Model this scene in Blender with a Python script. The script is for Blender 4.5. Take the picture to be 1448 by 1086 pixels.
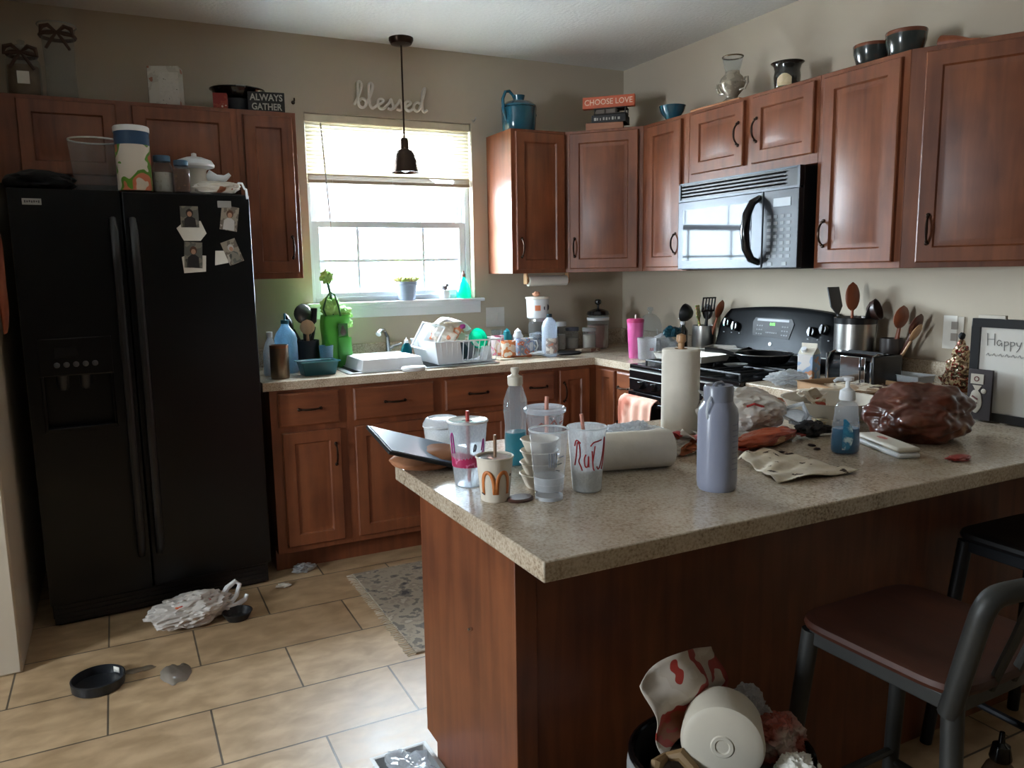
import bpy, bmesh, math, random
from mathutils import Vector, Matrix, noise
random.seed(7)
PI=math.pi
S=bpy.context.scene
for o in list(bpy.data.objects): bpy.data.objects.remove(o)
COL=S.collection

# ------------------------------------------------------------------ camera
cam_d=bpy.data.cameras.new('camera'); cam=bpy.data.objects.new('camera',cam_d); COL.objects.link(cam)
YAW,PIT,ROL=0.4491,-0.1432,-0.0191
fw=Vector((math.sin(YAW)*math.cos(PIT),math.cos(YAW)*math.cos(PIT),math.sin(PIT)))
rt=Vector((math.cos(YAW),-math.sin(YAW),0)); up=rt.cross(fw)
r2=rt*math.cos(ROL)+up*math.sin(ROL); u2=-rt*math.sin(ROL)+up*math.cos(ROL)
cam.matrix_world=Matrix(((r2.x,u2.x,-fw.x,-2.9477),(r2.y,u2.y,-fw.y,-4.1176),(r2.z,u2.z,-fw.z,1.3933),(0,0,0,1)))
cam_d.sensor_width=36; cam_d.lens=36*1086.5/1448
cam_d.shift_x=31.5/1448; cam_d.shift_y=-4.2/1448
cam_d.clip_start=.05; cam_d.clip_end=200
S.camera=cam
# ------------------------------------------------------------------ world, light, exposure
W=bpy.data.worlds.new('world'); S.world=W; W.use_nodes=True
bg=W.node_tree.nodes['Background']
bg.inputs[0].default_value=(.83,.925,1,1); bg.inputs[1].default_value=58.0
def portal(loc,rot,sx,sy):
    l=bpy.data.lights.new('daylight','AREA'); l.shape='RECTANGLE'; l.size=sx; l.size_y=sy
    l.cycles.is_portal=True
    o=bpy.data.objects.new('daylight',l); COL.objects.link(o); o.location=loc; o.rotation_euler=rot
portal((-1.525,.14,1.72),(-PI/2,0,0),.95,1.0)
portal((-6.24,-2.4,1.4),(0,-PI/2,0),1.0,.6)
S.view_settings.view_transform='Standard'; S.view_settings.look='None'
S.view_settings.exposure=0.66; S.view_settings.gamma=1; S.view_settings.use_curve_mapping=False

# ------------------------------------------------------------------ materials
def s2l(c):
    return tuple(((x/255)/12.92 if x/255<=.04045 else ((x/255+.055)/1.055)**2.4) for x in c)
MATS={}
def nt(name):
    m=bpy.data.materials.new(name); m.use_nodes=True
    return m,m.node_tree.nodes,m.node_tree.links,m.node_tree.nodes['Principled BSDF']
def mat(name,c,rough=.5,metal=0,var=.08,scale=12,bump=0,coat=0,spec=.5,srgb=True,stretch=(1,1,1),sss=0,alpha=1):
    """principled with a gentle procedural mottling"""
    if name in MATS: return MATS[name]
    m,n,l,b=nt(name)
    c=s2l(c) if srgb else c
    tc=n.new('ShaderNodeTexCoord'); mp=n.new('ShaderNodeMapping'); mp.inputs['Scale'].default_value=stretch
    nz=n.new('ShaderNodeTexNoise'); nz.inputs['Scale'].default_value=scale; nz.inputs['Detail'].default_value=5
    l.new(tc.outputs['Object'],mp.inputs[0]); l.new(mp.outputs[0],nz.inputs['Vector'])
    cr=n.new('ShaderNodeValToRGB')
    cr.color_ramp.elements[0].position=.3; cr.color_ramp.elements[1].position=.7
    cr.color_ramp.elements[0].color=(*[max(0,x*(1-var)) for x in c],1); cr.color_ramp.elements[1].color=(*[min(1,x*(1+var)) for x in c],1)
    l.new(nz.outputs[0],cr.inputs[0]); l.new(cr.outputs[0],b.inputs['Base Color'])
    b.inputs['Roughness'].default_value=rough; b.inputs['Metallic'].default_value=metal
    b.inputs['Specular IOR Level'].default_value=spec; b.inputs['Coat Weight'].default_value=coat
    b.inputs['Alpha'].default_value=alpha
    if bump:
        bp=n.new('ShaderNodeBump'); bp.inputs['Strength'].default_value=bump; bp.inputs['Distance'].default_value=.01
        l.new(nz.outputs[0],bp.inputs['Height']); l.new(bp.outputs[0],b.inputs['Normal'])
    MATS[name]=m; return m
def blotch(name,cols,scale=20,rough=.5,detail=2,pos=None,bump=0,interp='CONSTANT',metal=0,coat=0,stretch=(1,1,1),voro=False,spec=.5):
    """several colours in patches"""
    if name in MATS: return MATS[name]
    m,n,l,b=nt(name)
    tc=n.new('ShaderNodeTexCoord'); mp=n.new('ShaderNodeMapping'); mp.inputs['Scale'].default_value=stretch
    l.new(tc.outputs['Object'],mp.inputs[0])
    if voro:
        nz=n.new('ShaderNodeTexVoronoi'); nz.inputs['Scale'].default_value=scale
        o=nz.outputs['Color']
    else:
        nz=n.new('ShaderNodeTexNoise'); nz.inputs['Scale'].default_value=scale; nz.inputs['Detail'].default_value=detail; o=nz.outputs[0]
    l.new(mp.outputs[0],nz.inputs['Vector'])
    cr=n.new('ShaderNodeValToRGB'); cr.color_ramp.interpolation=interp
    k=len(cols); pos=pos or [0]+[.4+.22*i/(k-1) for i in range(1,k)] 
    while len(cr.color_ramp.elements)<k: cr.color_ramp.elements.new(.5)
    for i,e in enumerate(cr.color_ramp.elements): e.position=pos[i]
    for i,e in enumerate(cr.color_ramp.elements): e.color=(*s2l(cols[i]),1)
    l.new(o,cr.inputs[0]); l.new(cr.outputs[0],b.inputs['Base Color'])
    b.inputs['Roughness'].default_value=rough; b.inputs['Metallic'].default_value=metal; b.inputs['Coat Weight'].default_value=coat
    b.inputs['Specular IOR Level'].default_value=spec
    if bump:
        bp=n.new('ShaderNodeBump'); bp.inputs['Strength'].default_value=bump; bp.inputs['Distance'].default_value=.01
        l.new(nz.outputs[0],bp.inputs['Height']); l.new(bp.outputs[0],b.inputs['Normal'])
    MATS[name]=m; return m
def film(name,c,trans=.7,rough=.15,body=.0,refl=.12):
    """thin clear plastic / glass: transparent + glossy + a little milky body"""
    if name in MATS: return MATS[name]
    m,n,l,b=nt(name); n.remove(b); out=n['Material Output']
    c=(*s2l(c),1)
    t=n.new('ShaderNodeBsdfTransparent'); t.inputs[0].default_value=c
    g=n.new('ShaderNodeBsdfGlossy'); g.inputs['Roughness'].default_value=rough; g.inputs[0].default_value=(1,1,1,1)
    lw=n.new('ShaderNodeLayerWeight'); lw.inputs[0].default_value=.35
    mu=n.new('ShaderNodeMath'); mu.operation='MULTIPLY_ADD'; mu.inputs[1].default_value=.75; mu.inputs[2].default_value=refl*.5
    l.new(lw.outputs['Facing'],mu.inputs[0])
    pw=n.new('ShaderNodeMath'); pw.operation='POWER'; pw.inputs[1].default_value=2.2; l.new(mu.outputs[0],pw.inputs[0])
    d=n.new('ShaderNodeBsdfDiffuse'); d.inputs[0].default_value=c
    tl=n.new('ShaderNodeBsdfTranslucent'); tl.inputs[0].default_value=c
    dm=n.new('ShaderNodeMixShader'); dm.inputs[0].default_value=.5; l.new(d.outputs[0],dm.inputs[1]); l.new(tl.outputs[0],dm.inputs[2])
    m1=n.new('ShaderNodeMixShader'); m1.inputs[0].default_value=1-trans
    nz=n.new('ShaderNodeTexNoise'); nz.inputs['Scale'].default_value=25
    mr=n.new('ShaderNodeMapRange'); mr.inputs[3].default_value=(1-trans)*.75; mr.inputs[4].default_value=min(1,(1-trans)*1.25)
    l.new(nz.outputs[0],mr.inputs[0]); l.new(mr.outputs[0],m1.inputs[0])
    l.new(t.outputs[0],m1.inputs[1]); l.new(dm.outputs[0],m1.inputs[2])
    m2=n.new('ShaderNodeMixShader'); l.new(pw.outputs[0],m2.inputs[0]); l.new(m1.outputs[0],m2.inputs[1]); l.new(g.outputs[0],m2.inputs[2])
    l.new(m2.outputs[0],out.inputs[0])
    MATS[name]=m; return m
def wood(name,dark,light,rough=.42,scale=3.0,axis=2,coat=.06):
    if name in MATS: return MATS[name]
    m,n,l,b=nt(name)
    tc=n.new('ShaderNodeTexCoord'); mp=n.new('ShaderNodeMapping')
    st=[9,9,9]; st[axis]=.9; mp.inputs['Scale'].default_value=st
    nz=n.new('ShaderNodeTexNoise'); nz.inputs['Scale'].default_value=scale; nz.inputs['Detail'].default_value=7; nz.inputs['Distortion'].default_value=.6
    n2=n.new('ShaderNodeTexNoise'); n2.inputs['Scale'].default_value=4; n2.inputs['Detail'].default_value=3
    l.new(tc.outputs['Object'],mp.inputs[0]); l.new(mp.outputs[0],nz.inputs['Vector']); l.new(tc.outputs['Object'],n2.inputs['Vector'])
    mx=n.new('ShaderNodeMath'); mx.operation='MULTIPLY_ADD'; mx.inputs[1].default_value=.5; l.new(nz.outputs[0],mx.inputs[0])
    hl=n.new('ShaderNodeMath'); hl.operation='MULTIPLY'; hl.inputs[1].default_value=.5; l.new(n2.outputs[0],hl.inputs[0]); l.new(hl.outputs[0],mx.inputs[2])
    cr=n.new('ShaderNodeValToRGB'); cr.color_ramp.elements[0].position=.36; cr.color_ramp.elements[1].position=.64
    cr.color_ramp.elements[0].color=(*s2l(dark),1); cr.color_ramp.elements[1].color=(*s2l(light),1)
    l.new(mx.outputs[0],cr.inputs[0]); l.new(cr.outputs[0],b.inputs['Base Color'])
    b.inputs['Roughness'].default_value=rough; b.inputs['Coat Weight'].default_value=coat; b.inputs['Coat Roughness'].default_value=.25
    MATS[name]=m; return m

CHERRY=wood('cherry wood',(96,50,29),(132,75,44))
CHERRY_H=wood('cherry wood lengthwise',(96,50,29),(132,75,44),axis=0)
BRONZE=mat('dark bronze',(58,44,36),.3,.9)
WALL=mat('wall paint',(186,174,155),.85,var=.03,scale=3,bump=.02)
WHITE=mat('white plastic',(226,228,230),.35,var=.02)
CREAM=mat('cream plastic',(214,206,190),.4,var=.03)
TRIM=mat('white trim paint',(222,224,226),.45,var=.02)
BLACKG=mat('black gloss',(12,12,14),.18,var=.1,coat=.3)
BLACK=mat('black matte',(18,18,20),.55,var=.1)
BLKPL=mat('black plastic',(22,22,24),.35,var=.1)
STEEL=mat('brushed steel',(186,184,180),.28,1,var=.06,scale=30,stretch=(1,1,12))
CHROME=mat('chrome',(210,212,214),.12,1,var=.02)
TEAL=mat('teal glaze',(26,82,100),.18,var=.25,scale=9,coat=.6)
CLEAR=film('clear plastic',(245,247,250),.86,.08)
CLEARG=film('clear glass',(238,242,244),.88,.04)
FROST=film('frosted plastic',(240,243,245),.36,.3)
MILKY=film('milky plastic film',(222,224,226),.35,.3)
PAPER=mat('white paper',(226,222,212),.8,var=.03,scale=30)
TOWELP=mat('paper towel',(222,214,200),.95,var=.03,scale=40,bump=.15)
STRAW=mat('pinkish straw',(206,140,120),.4)
BREDW=wood('reddish utensil wood',(120,60,36),(160,90,55))
PALEW=wood('pale utensil wood',(176,132,92),(206,166,124))
RED=mat('red print',(176,44,44),.5)
INK=mat('black ink',(28,26,26),.7)

# ------------------------------------------------------------------ mesh builder
class MB:
    def __init__(s): s.v=[]; s.f=[]; s.m=[]
    def add(s,vs,fs,mi=0):
        b=len(s.v); s.v+= [tuple(v) for v in vs]; s.f+= [tuple(b+i for i in f) for f in fs]; s.m+=[mi]*len(fs); return s
    def box(s,x0,x1,y0,y1,z0,z1,mi=0,M=None):
        vs=[Vector((x,y,z)) for z in (z0,z1) for y in (y0,y1) for x in (x0,x1)]
        if M is not None: vs=[M@v for v in vs]
        return s.add(vs,[(0,2,3,1),(4,5,7,6),(0,1,5,4),(2,6,7,3),(0,4,6,2),(1,3,7,5)],mi)
    def cbox(s,c,d,rz=0,rx=0,ry=0,mi=0):
        M=Matrix.Translation(c)@Matrix.Rotation(rz,4,'Z')@Matrix.Rotation(rx,4,'X')@Matrix.Rotation(ry,4,'Y')
        return s.box(-d[0]/2,d[0]/2,-d[1]/2,d[1]/2,-d[2]/2,d[2]/2,mi,M)
    def prism(s,poly,z0,z1,mi=0,M=None):
        n=len(poly); vs=[Vector((x,y,z)) for z in (z0,z1) for x,y in poly]
        if M is not None: vs=[M@v for v in vs]
        fs=[tuple(range(n-1,-1,-1)),tuple(range(n,2*n))]+[(i,(i+1)%n,n+(i+1)%n,n+i) for i in range(n)]
        return s.add(vs,fs,mi)
    def lathe(s,prof,n=28,mi=0,c=(0,0,0),M=None,sx=1,sy=1):
        rings=[];vs=[];fs=[]
        for r,z in prof:
            if r<1e-5: rings.append([len(vs)]); vs.append(Vector((0,0,z)))
            else:
                rings.append(list(range(len(vs),len(vs)+n)))
                for i in range(n): a=2*PI*i/n; vs.append(Vector((r*math.cos(a)*sx,r*math.sin(a)*sy,z)))
        for A,B in zip(rings,rings[1:]):
            for i in range(n):
                j=(i+1)%n
                if len(A)==1 and len(B)==1: break
                if len(A)==1: fs.append((A[0],B[j],B[i]))
                elif len(B)==1: fs.append((A[i],A[j],B[0]))
                else: fs.append((A[i],A[j],B[j],B[i]))
        if M is not None: vs=[M@v for v in vs]
        vs=[v+Vector(c) for v in vs]
        return s.add(vs,fs,mi)
    def tube(s,pts,r,n=8,mi=0,closed=False,sx=1):
        pts=[Vector(p) for p in pts]; k=len(pts); vs=[];fs=[]
        rs=r if isinstance(r,(list,tuple)) else [r]*k
        prev=None
        for i,p in enumerate(pts):
            if closed: t=(pts[(i+1)%k]-pts[i-1])
            else: t=(pts[min(i+1,k-1)]-pts[max(i-1,0)])
            t.normalize()
            if prev is None:
                a=Vector((0,0,1)) if abs(t.z)<.9 else Vector((1,0,0)); u=t.cross(a).normalized()
            else: u=(prev-t*prev.dot(t)).normalized()
            prev=u; w=t.cross(u)
            for j in range(n): a=2*PI*j/n; vs.append(p+(u*math.cos(a)*sx+w*math.sin(a))*rs[i])
        for i in range(k if closed else k-1):
            i2=(i+1)%k
            for j in range(n): fs.append((i*n+j,i*n+(j+1)%n,i2*n+(j+1)%n,i2*n+j))
        if not closed: fs+= [tuple(range(n-1,-1,-1)),tuple(range((k-1)*n,k*n))]
        return s.add(vs,fs,mi)
    def grid(s,f,nu,nv,mi=0,wrapu=False):
        vs=[Vector(f(i/(nu if wrapu else nu-1),j/(nv-1))) for j in range(nv) for i in range(nu)]; fs=[]
        for j in range(nv-1):
            for i in range(nu if wrapu else nu-1):
                a=j*nu+i; b=j*nu+(i+1)%nu; fs.append((a,b,b+nu,a+nu))
        return s.add(vs,fs,mi)
    def blob(s,c,r,amp=.2,fr=2.5,seed=0,sub=4,mi=0,flat=None,ridge=False,M=None):
        """crumpled lump; r=(rx,ry,rz); flat: cut to this local z"""
        bm=bmesh.new(); bmesh.ops.create_icosphere(bm,subdivisions=sub,radius=1)
        vs=[]
        for v in bm.verts:
            p=v.co.copy(); q=p*fr+Vector((seed*3.1,seed*1.7,seed))
            d=noise.noise(q)*1.1+.45*noise.noise(q*2.1)
            if ridge: d=.8*noise.noise(q)+.45*(.5-abs(noise.noise(q*2.2))*2)+.28*(.5-abs(noise.noise(q*4.6+Vector((3,1,2))))*2)
            else: d+=.2*noise.noise(q*4.3)
            p=p*(1+amp*d); p=Vector((p.x*r[0],p.y*r[1],p.z*r[2]))
            if flat is not None and p.z<flat*r[2]: p.z=flat*r[2]+(p.z-flat*r[2])*.02
            if M is not None: p=M@p
            vs.append(p+Vector(c))
        fs=[tuple(x.index for x in f.verts) for f in bm.faces]; bm.free()
        return s.add(vs,fs,mi)

def obj(name,mb,mats,parent=None,loc=(0,0,0),rot=(0,0,0),bevel=0,solid=0,sub=0,label=None,smooth=35,kind=None):
    me=bpy.data.meshes.new(name); me.from_pydata(mb.v,[],mb.f)
    mats=mats if isinstance(mats,(list,tuple)) else [mats]
    for m in mats: me.materials.append(m)
    me.polygons.foreach_set('material_index',mb.m); me.polygons.foreach_set('use_smooth',[True]*len(mb.f))
    bm=bmesh.new(); bm.from_mesh(me); bmesh.ops.remove_doubles(bm,verts=bm.verts,dist=1e-6)
    if not solid: bmesh.ops.recalc_face_normals(bm,faces=bm.faces)
    bm.to_mesh(me); bm.free()
    me.update(); me.set_sharp_from_angle(angle=math.radians(smooth))
    o=bpy.data.objects.new(name,me); COL.objects.link(o); o.parent=parent; o.location=loc; o.rotation_euler=rot
    if solid: md=o.modifiers.new('s','SOLIDIFY'); md.thickness=solid; md.offset=0
    if bevel:
        md=o.modifiers.new('b','BEVEL'); md.width=bevel; md.segments=2; md.limit_method='ANGLE'; md.angle_limit=math.radians(40)
    if sub: md=o.modifiers.new('u','SUBSURF'); md.levels=md.render_levels=sub
    if label: o['label']=label
    if kind: o['kind']=kind
    return o
def thing(name,label,cat,loc=(0,0,0),rz=0,group=None,rot=None):
    o=bpy.data.objects.new(name,None); COL.objects.link(o); o.location=loc; o.rotation_euler=rot or (0,0,rz); o.empty_display_size=.05
    o['label']=label; o['category']=cat
    if group: o['group']=group
    return o
def one(name,mb,mats,label,cat,loc=(0,0,0),rot=(0,0,0),group=None,kind=None,**k):
    o=obj(name,mb,mats,None,loc,rot,label=label,**k); o['category']=cat
    if group: o['group']=group
    if kind: o['kind']=kind
    return o
def struct(name,mb,mats,**k): return obj(name,mb,mats,kind='structure',**k)
def text(name,s,size,m,parent,loc,rot,ext=.0006,align='CENTER',wrap=None,bold=0,sx=1):
    cu=bpy.data.curves.new('t','FONT'); cu.body=s; cu.size=size; cu.extrude=ext; cu.align_x=align; cu.align_y='CENTER'; cu.offset=bold; cu.resolution_u=3
    t=bpy.data.objects.new('t',cu); me=bpy.data.meshes.new_from_object(t); bpy.data.objects.remove(t)
    if wrap:
        for v in me.vertices:
            x,y,z=v.co; a=x/wrap[0]; r=wrap[0]+z+(wrap[1]*y if len(wrap)>1 else 0); v.co=(r*math.sin(a),-r*math.cos(a),y)
    if sx!=1:
        for v in me.vertices: v.co.x*=sx
    me.materials.clear(); me.materials.append(m)
    o=bpy.data.objects.new(name,me); COL.objects.link(o); o.parent=parent; o.location=loc; o.rotation_euler=rot
    return o
def copy_tree(o,parent=None):
    c=o.copy(); COL.objects.link(c); c.parent=parent
    for ch in list(o.children): copy_tree(ch,c)
    return c
def arc(cx,cz,r,a0,a1,n): return [(cx+r*math.cos(a0+(a1-a0)*i/n),cz+r*math.sin(a0+(a1-a0)*i/n)) for i in range(n+1)]
def stroke(paths,w,surf):
    """flat ribbons drawn on a surface; surf(u,v)->(point,normal)"""
    mb=MB()
    for P in paths:
        pts=[Vector(surf(*q)) for q in P]
        mb.tube(pts,w,n=5)
    return mb
def cone_surf(r0,r1,h,off=.0004):
    return lambda a,z:((r0+(r1-r0)*z/h+off)*math.sin(a),-(r0+(r1-r0)*z/h+off)*math.cos(a),z)

# ================================================================== ROOM
H=2.60
def floor_mat():
    m,n,l,b=nt('floor tiles')
    tc=n.new('ShaderNodeTexCoord'); mp=n.new('ShaderNodeMapping'); mp.inputs['Location'].default_value=(.075,.055,0)
    br=n.new('ShaderNodeTexBrick'); br.offset=.5; br.inputs['Scale'].default_value=1; br.inputs['Brick Width'].default_value=.6
    br.inputs['Row Height'].default_value=.315; br.inputs['Mortar Size'].default_value=.0035; br.inputs['Mortar Smooth'].default_value=.2; br.inputs['Bias'].default_value=0
    br.inputs['Color1'].default_value=(*s2l((188,162,128)),1); br.inputs['Color2'].default_value=(*s2l((172,146,114)),1); br.inputs['Mortar'].default_value=(*s2l((92,80,66)),1)
    l.new(tc.outputs['Object'],mp.inputs[0]); l.new(mp.outputs[0],br.inputs['Vector'])
    m2=n.new('ShaderNodeMapping'); m2.inputs['Scale'].default_value=(1.6,2.6,1); l.new(tc.outputs['Object'],m2.inputs[0])
    nz=n.new('ShaderNodeTexNoise'); nz.inputs['Scale'].default_value=5.5; nz.inputs['Detail'].default_value=9; nz.inputs['Distortion'].default_value=.35; l.new(m2.outputs[0],nz.inputs['Vector'])
    cr=n.new('ShaderNodeValToRGB'); cr.color_ramp.elements[0].position=.35; cr.color_ramp.elements[1].position=.65
    cr.color_ramp.elements[0].color=(.66,.60,.52,1); cr.color_ramp.elements[1].color=(1.08,1.06,1.04,1); l.new(nz.outputs[0],cr.inputs[0])
    mx=n.new('ShaderNodeMix'); mx.data_type='RGBA'; mx.blend_type='MULTIPLY'; mx.inputs[0].default_value=.8
    l.new(br.outputs['Color'],mx.inputs[6]); l.new(cr.outputs[0],mx.inputs[7]); l.new(mx.outputs[2],b.inputs['Base Color'])
    rr=n.new('ShaderNodeMapRange'); rr.inputs[3].default_value=.3; rr.inputs[4].default_value=.5; l.new(nz.outputs[0],rr.inputs[0]); l.new(rr.outputs[0],b.inputs['Roughness'])
    bp=n.new('ShaderNodeBump'); bp.inputs['Strength'].default_value=.5; bp.inputs['Distance'].default_value=.002; bp.invert=True
    l.new(br.outputs['Fac'],bp.inputs['Height']); l.new(bp.outputs[0],b.inputs['Normal'])
    return m
XL,YB=-6.2,-7.2
struct('floor',MB().box(XL-.2,.2,YB-.2,.15,-.1,0),floor_mat())
CEIL=mat('ceiling paint',(228,228,224),.9,var=.03,scale=60,bump=.25)
struct('ceiling',MB().box(XL-.2,.2,YB-.2,.15,H,H+.1),CEIL)
w0,w1,wz0,wz1=-2.0,-1.05,1.235,2.22
mb=MB().box(XL-.2,w0,0,.15,0,H).box(w1,.15,0,.15,0,H).box(w0,w1,0,.15,0,wz0).box(w0,w1,0,.15,wz1,H)
struct('wall_back',mb,WALL)
struct('wall_right',MB().box(0,.15,YB-.15,0,0,H),WALL)
struct('wall_left',MB().box(-3.47,-3.35,-1.065,0,0,H),WALL,bevel=.008)
DIN=mat('dark fill cutting taupe',(84,76,68),.85,var=.03,scale=3)  # unseen walls coloured dark to cut the fill they bounce back
struct('wall_far_left',MB().box(XL-.15,XL,YB-.15,-2.7,0,H).box(XL-.15,XL,-2.1,0,0,H).box(XL-.15,XL,-2.7,-2.1,0,.9).box(XL-.15,XL,-2.7,-2.1,1.9,H),DIN)
struct('wall_rear',MB().box(XL,0,YB-.15,YB,0,H),DIN)
# window
win=thing('window_1','white single hung window with muntins above the sink','window'); win['kind']='structure'
del win['category']; 
fr=MB()
def rect_frame(mb,x0,x1,z0,z1,y0,y1,t,tb=None,tt=None):
    tb=tb or t; tt=tt or t
    return mb.box(x0,x0+t,y0,y1,z0,z1).box(x1-t,x1,y0,y1,z0,z1).box(x0+t,x1-t,y0,y1,z0,z0+tb).box(x0+t,x1-t,y0,y1,z1-tt,z1)
VINYL=mat('white vinyl',(214,220,228),.4,var=.02)
MUNT=nt('thin muntin bar with glare')[0]; _n=MUNT.node_tree.nodes; _l=MUNT.node_tree.links  # translucency added to brighten the bars, imitating window glare
_t=_n.new('ShaderNodeBsdfTranslucent'); _t.inputs[0].default_value=(.75,.8,.88,1); _x=_n.new('ShaderNodeMixShader'); _x.inputs[0].default_value=.12
_z=_n.new('ShaderNodeTexNoise'); _c=_n.new('ShaderNodeMapRange'); _c.inputs[3].default_value=.012; _c.inputs[4].default_value=.02; _l.new(_z.outputs[0],_c.inputs[0]); _l.new(_c.outputs[0],_x.inputs[0])
_n['Principled BSDF'].inputs['Base Color'].default_value=(.75,.78,.84,1); _l.new(_n['Principled BSDF'].outputs[0],_x.inputs[1]); _l.new(_t.outputs[0],_x.inputs[2]); _l.new(_x.outputs[0],_n['Material Output'].inputs[0])
obj('window_frame',rect_frame(fr,w0,w1,wz0,wz1,.055,.145,.028),VINYL,win,bevel=.002)
obj('lower_sash',rect_frame(MB(),w0+.028,w1-.028,wz0+.012,1.672,.062,.09,.036,.04,.034),VINYL,win,bevel=.002)
obj('upper_sash',rect_frame(MB(),w0+.028,w1-.028,1.64,wz1-.01,.098,.126,.036),VINYL,win,bevel=.002)
mu=MB()
for x in (-1.72,-1.335): mu.box(x-.007,x+.007,.074,.082,1.285,1.64).box(x-.004,x+.004,.109,.115,1.676,2.18)  # upper bars thinned so they look washed out by glare
mu.box(-1.94,-1.11,.0745,.0815,1.452,1.466).box(-1.94,-1.11,.109,.115,1.92,1.928)
obj('muntin',mu,MUNT,win)
PANE=film('window pane',(248,252,255),.97,.0,refl=.05)
obj('pane',MB().box(-1.94,-1.11,.0765,.0785,1.285,1.64),PANE,win)
obj('pane',MB().box(-1.94,-1.11,.111,.113,1.676,2.18),PANE,win)
obj('window_sill',MB().box(w0-.045,w1+.045,-.045,.056,wz0-.018,wz0+.0),TRIM,win,bevel=.004)
obj('apron',MB().box(w0-.03,w1+.03,-.018,0,wz0-.085,wz0-.018).box(w0-.02,w1+.02,-.024,0,wz0-.04,wz0-.018),TRIM,win,bevel=.003)
# unseen window added on the dining side, left of the camera, for fill light
w2=thing('fill_window','unseen window added in the far left dining wall for fill light','window'); w2['kind']='structure'; del w2['category']
obj('window_frame',MB().box(XL-.1,XL-.04,-2.7,-2.66,.9,1.9).box(XL-.1,XL-.04,-2.14,-2.1,.9,1.9).box(XL-.1,XL-.04,-2.66,-2.14,.9,.94).box(XL-.1,XL-.04,-2.66,-2.14,1.86,1.9).box(XL-.09,XL-.05,-2.66,-2.14,1.38,1.42),VINYL,w2,bevel=.002)

# countertop material
def lam_mat():
    m,n,l,b=nt('speckled laminate')
    tc=n.new('ShaderNodeTexCoord')
    n1=n.new('ShaderNodeTexNoise'); n1.inputs['Scale'].default_value=170; n1.inputs['Detail'].default_value=4; n1.inputs['Roughness'].default_value=.6
    n2=n.new('ShaderNodeTexNoise'); n2.inputs['Scale'].default_value=14; n2.inputs['Detail'].default_value=4
    l.new(tc.outputs['Object'],n1.inputs['Vector']); l.new(tc.outputs['Object'],n2.inputs['Vector'])
    cr=n.new('ShaderNodeValToRGB'); E=cr.color_ramp.elements
    for _ in range(3): E.new(.5)
    for e,(p,c) in zip(E,[(.28,(122,106,88)),(.39,(164,147,126)),(.47,(182,166,145)),(.55,(192,177,156)),(.68,(204,190,170))]): e.position=p
    for e,(p,c) in zip(E,[(.28,(122,106,88)),(.39,(164,147,126)),(.47,(182,166,145)),(.55,(192,177,156)),(.68,(204,190,170))]): e.color=(*s2l(c),1)
    ad=n.new('ShaderNodeMath'); ad.operation='MULTIPLY_ADD'; ad.inputs[1].default_value=.35; l.new(n2.outputs[0],ad.inputs[0])
    mm=n.new('ShaderNodeMath'); mm.operation='MULTIPLY_ADD'; mm.inputs[1].default_value=1.0; mm.inputs[2].default_value=-.175; l.new(n1.outputs[0],mm.inputs[0]); l.new(mm.outputs[0],ad.inputs[2])
    l.new(ad.outputs[0],cr.inputs[0]); l.new(cr.outputs[0],b.inputs['Base Color']); b.inputs['Roughness'].default_value=.24
    b.inputs['Specular IOR Level'].default_value=.6
    return m
LAM=lam_mat()
CT=.914
# back countertop with a cut-out for the sink, corner return to the range
sx0,sx1,sy0,sy1=-1.96,-1.20,-.55,-.11
mb=MB()
mb.box(-2.39,sx0,-.635,-.02,.876,CT).box(sx1,-.635,-.635,-.02,.876,CT).box(sx0,sx1,-.635,sy0,.876,CT).box(sx0,sx1,sy1,-.02,.876,CT)
mb.box(-.635,-.02,-.98,-.02,.876,CT)
one('countertop',mb,LAM,'speckled beige laminate countertop under the kitchen window holding the sink','countertop')
mb=MB().prism([(-2.39,0),(-2.39,-.02),(-.02,-.02),(-.02,-.98),(0,-.98),(0,0)],.876,1.006)
one('backsplash',mb,LAM,'low laminate backsplash strip along the wall behind the sink counter','backsplash',bevel=.003)
# right counter and peninsula in one slab
poly=[(-.635,-1.75),(-.02,-1.75),(-.02,-3.06),(-2.345,-3.06),(-2.35,-2.32),(-2.22,-2.19),(-.635,-2.19)]
one('countertop',MB().prism(poly,.876,CT),LAM,'large speckled laminate peninsula countertop in the foreground covered with cups and bags','countertop',bevel=.003)
one('backsplash',MB().box(-.02,0,-3.06,-1.75,.876,1.0),LAM,'laminate backsplash strip behind the coffee maker','backsplash',bevel=.003)

# ================================================================== CABINETS
def panel(mb,x0,x1,z0,z1,y,t=.019,fr=.052):
    R=[(0,0),(0,t-.004),(.004,t),(fr,t),(fr+.006,t-.008),(fr+.02,t-.008),(fr+.03,t-.004)]
    vs=[];fs=[]
    for ins,d in R: vs+=[(x0+ins,y-d,z0+ins),(x1-ins,y-d,z0+ins),(x1-ins,y-d,z1-ins),(x0+ins,y-d,z1-ins)]
    for k in range(len(R)-1):
        for i in range(4): fs.append((k*4+i,k*4+(i+1)%4,k*4+4+(i+1)%4,k*4+4+i))
    k=len(R)-1; fs+= [(k*4,k*4+1,k*4+2,k*4+3),(3,2,1,0)]
    return mb.add(vs,fs)
def slab(mb,x0,x1,z0,z1,y,t=.019):
    R=[(0,0),(0,t-.006),(.008,t)]
    vs=[];fs=[]
    for ins,d in R: vs+=[(x0+ins,y-d,z0+ins),(x1-ins,y-d,z0+ins),(x1-ins,y-d,z1-ins),(x0+ins,y-d,z1-ins)]
    for k in range(2):
        for i in range(4): fs.append((k*4+i,k*4+(i+1)%4,k*4+4+(i+1)%4,k*4+4+i))
    fs+=[(8,9,10,11),(3,2,1,0)]
    return mb.add(vs,fs)
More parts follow.
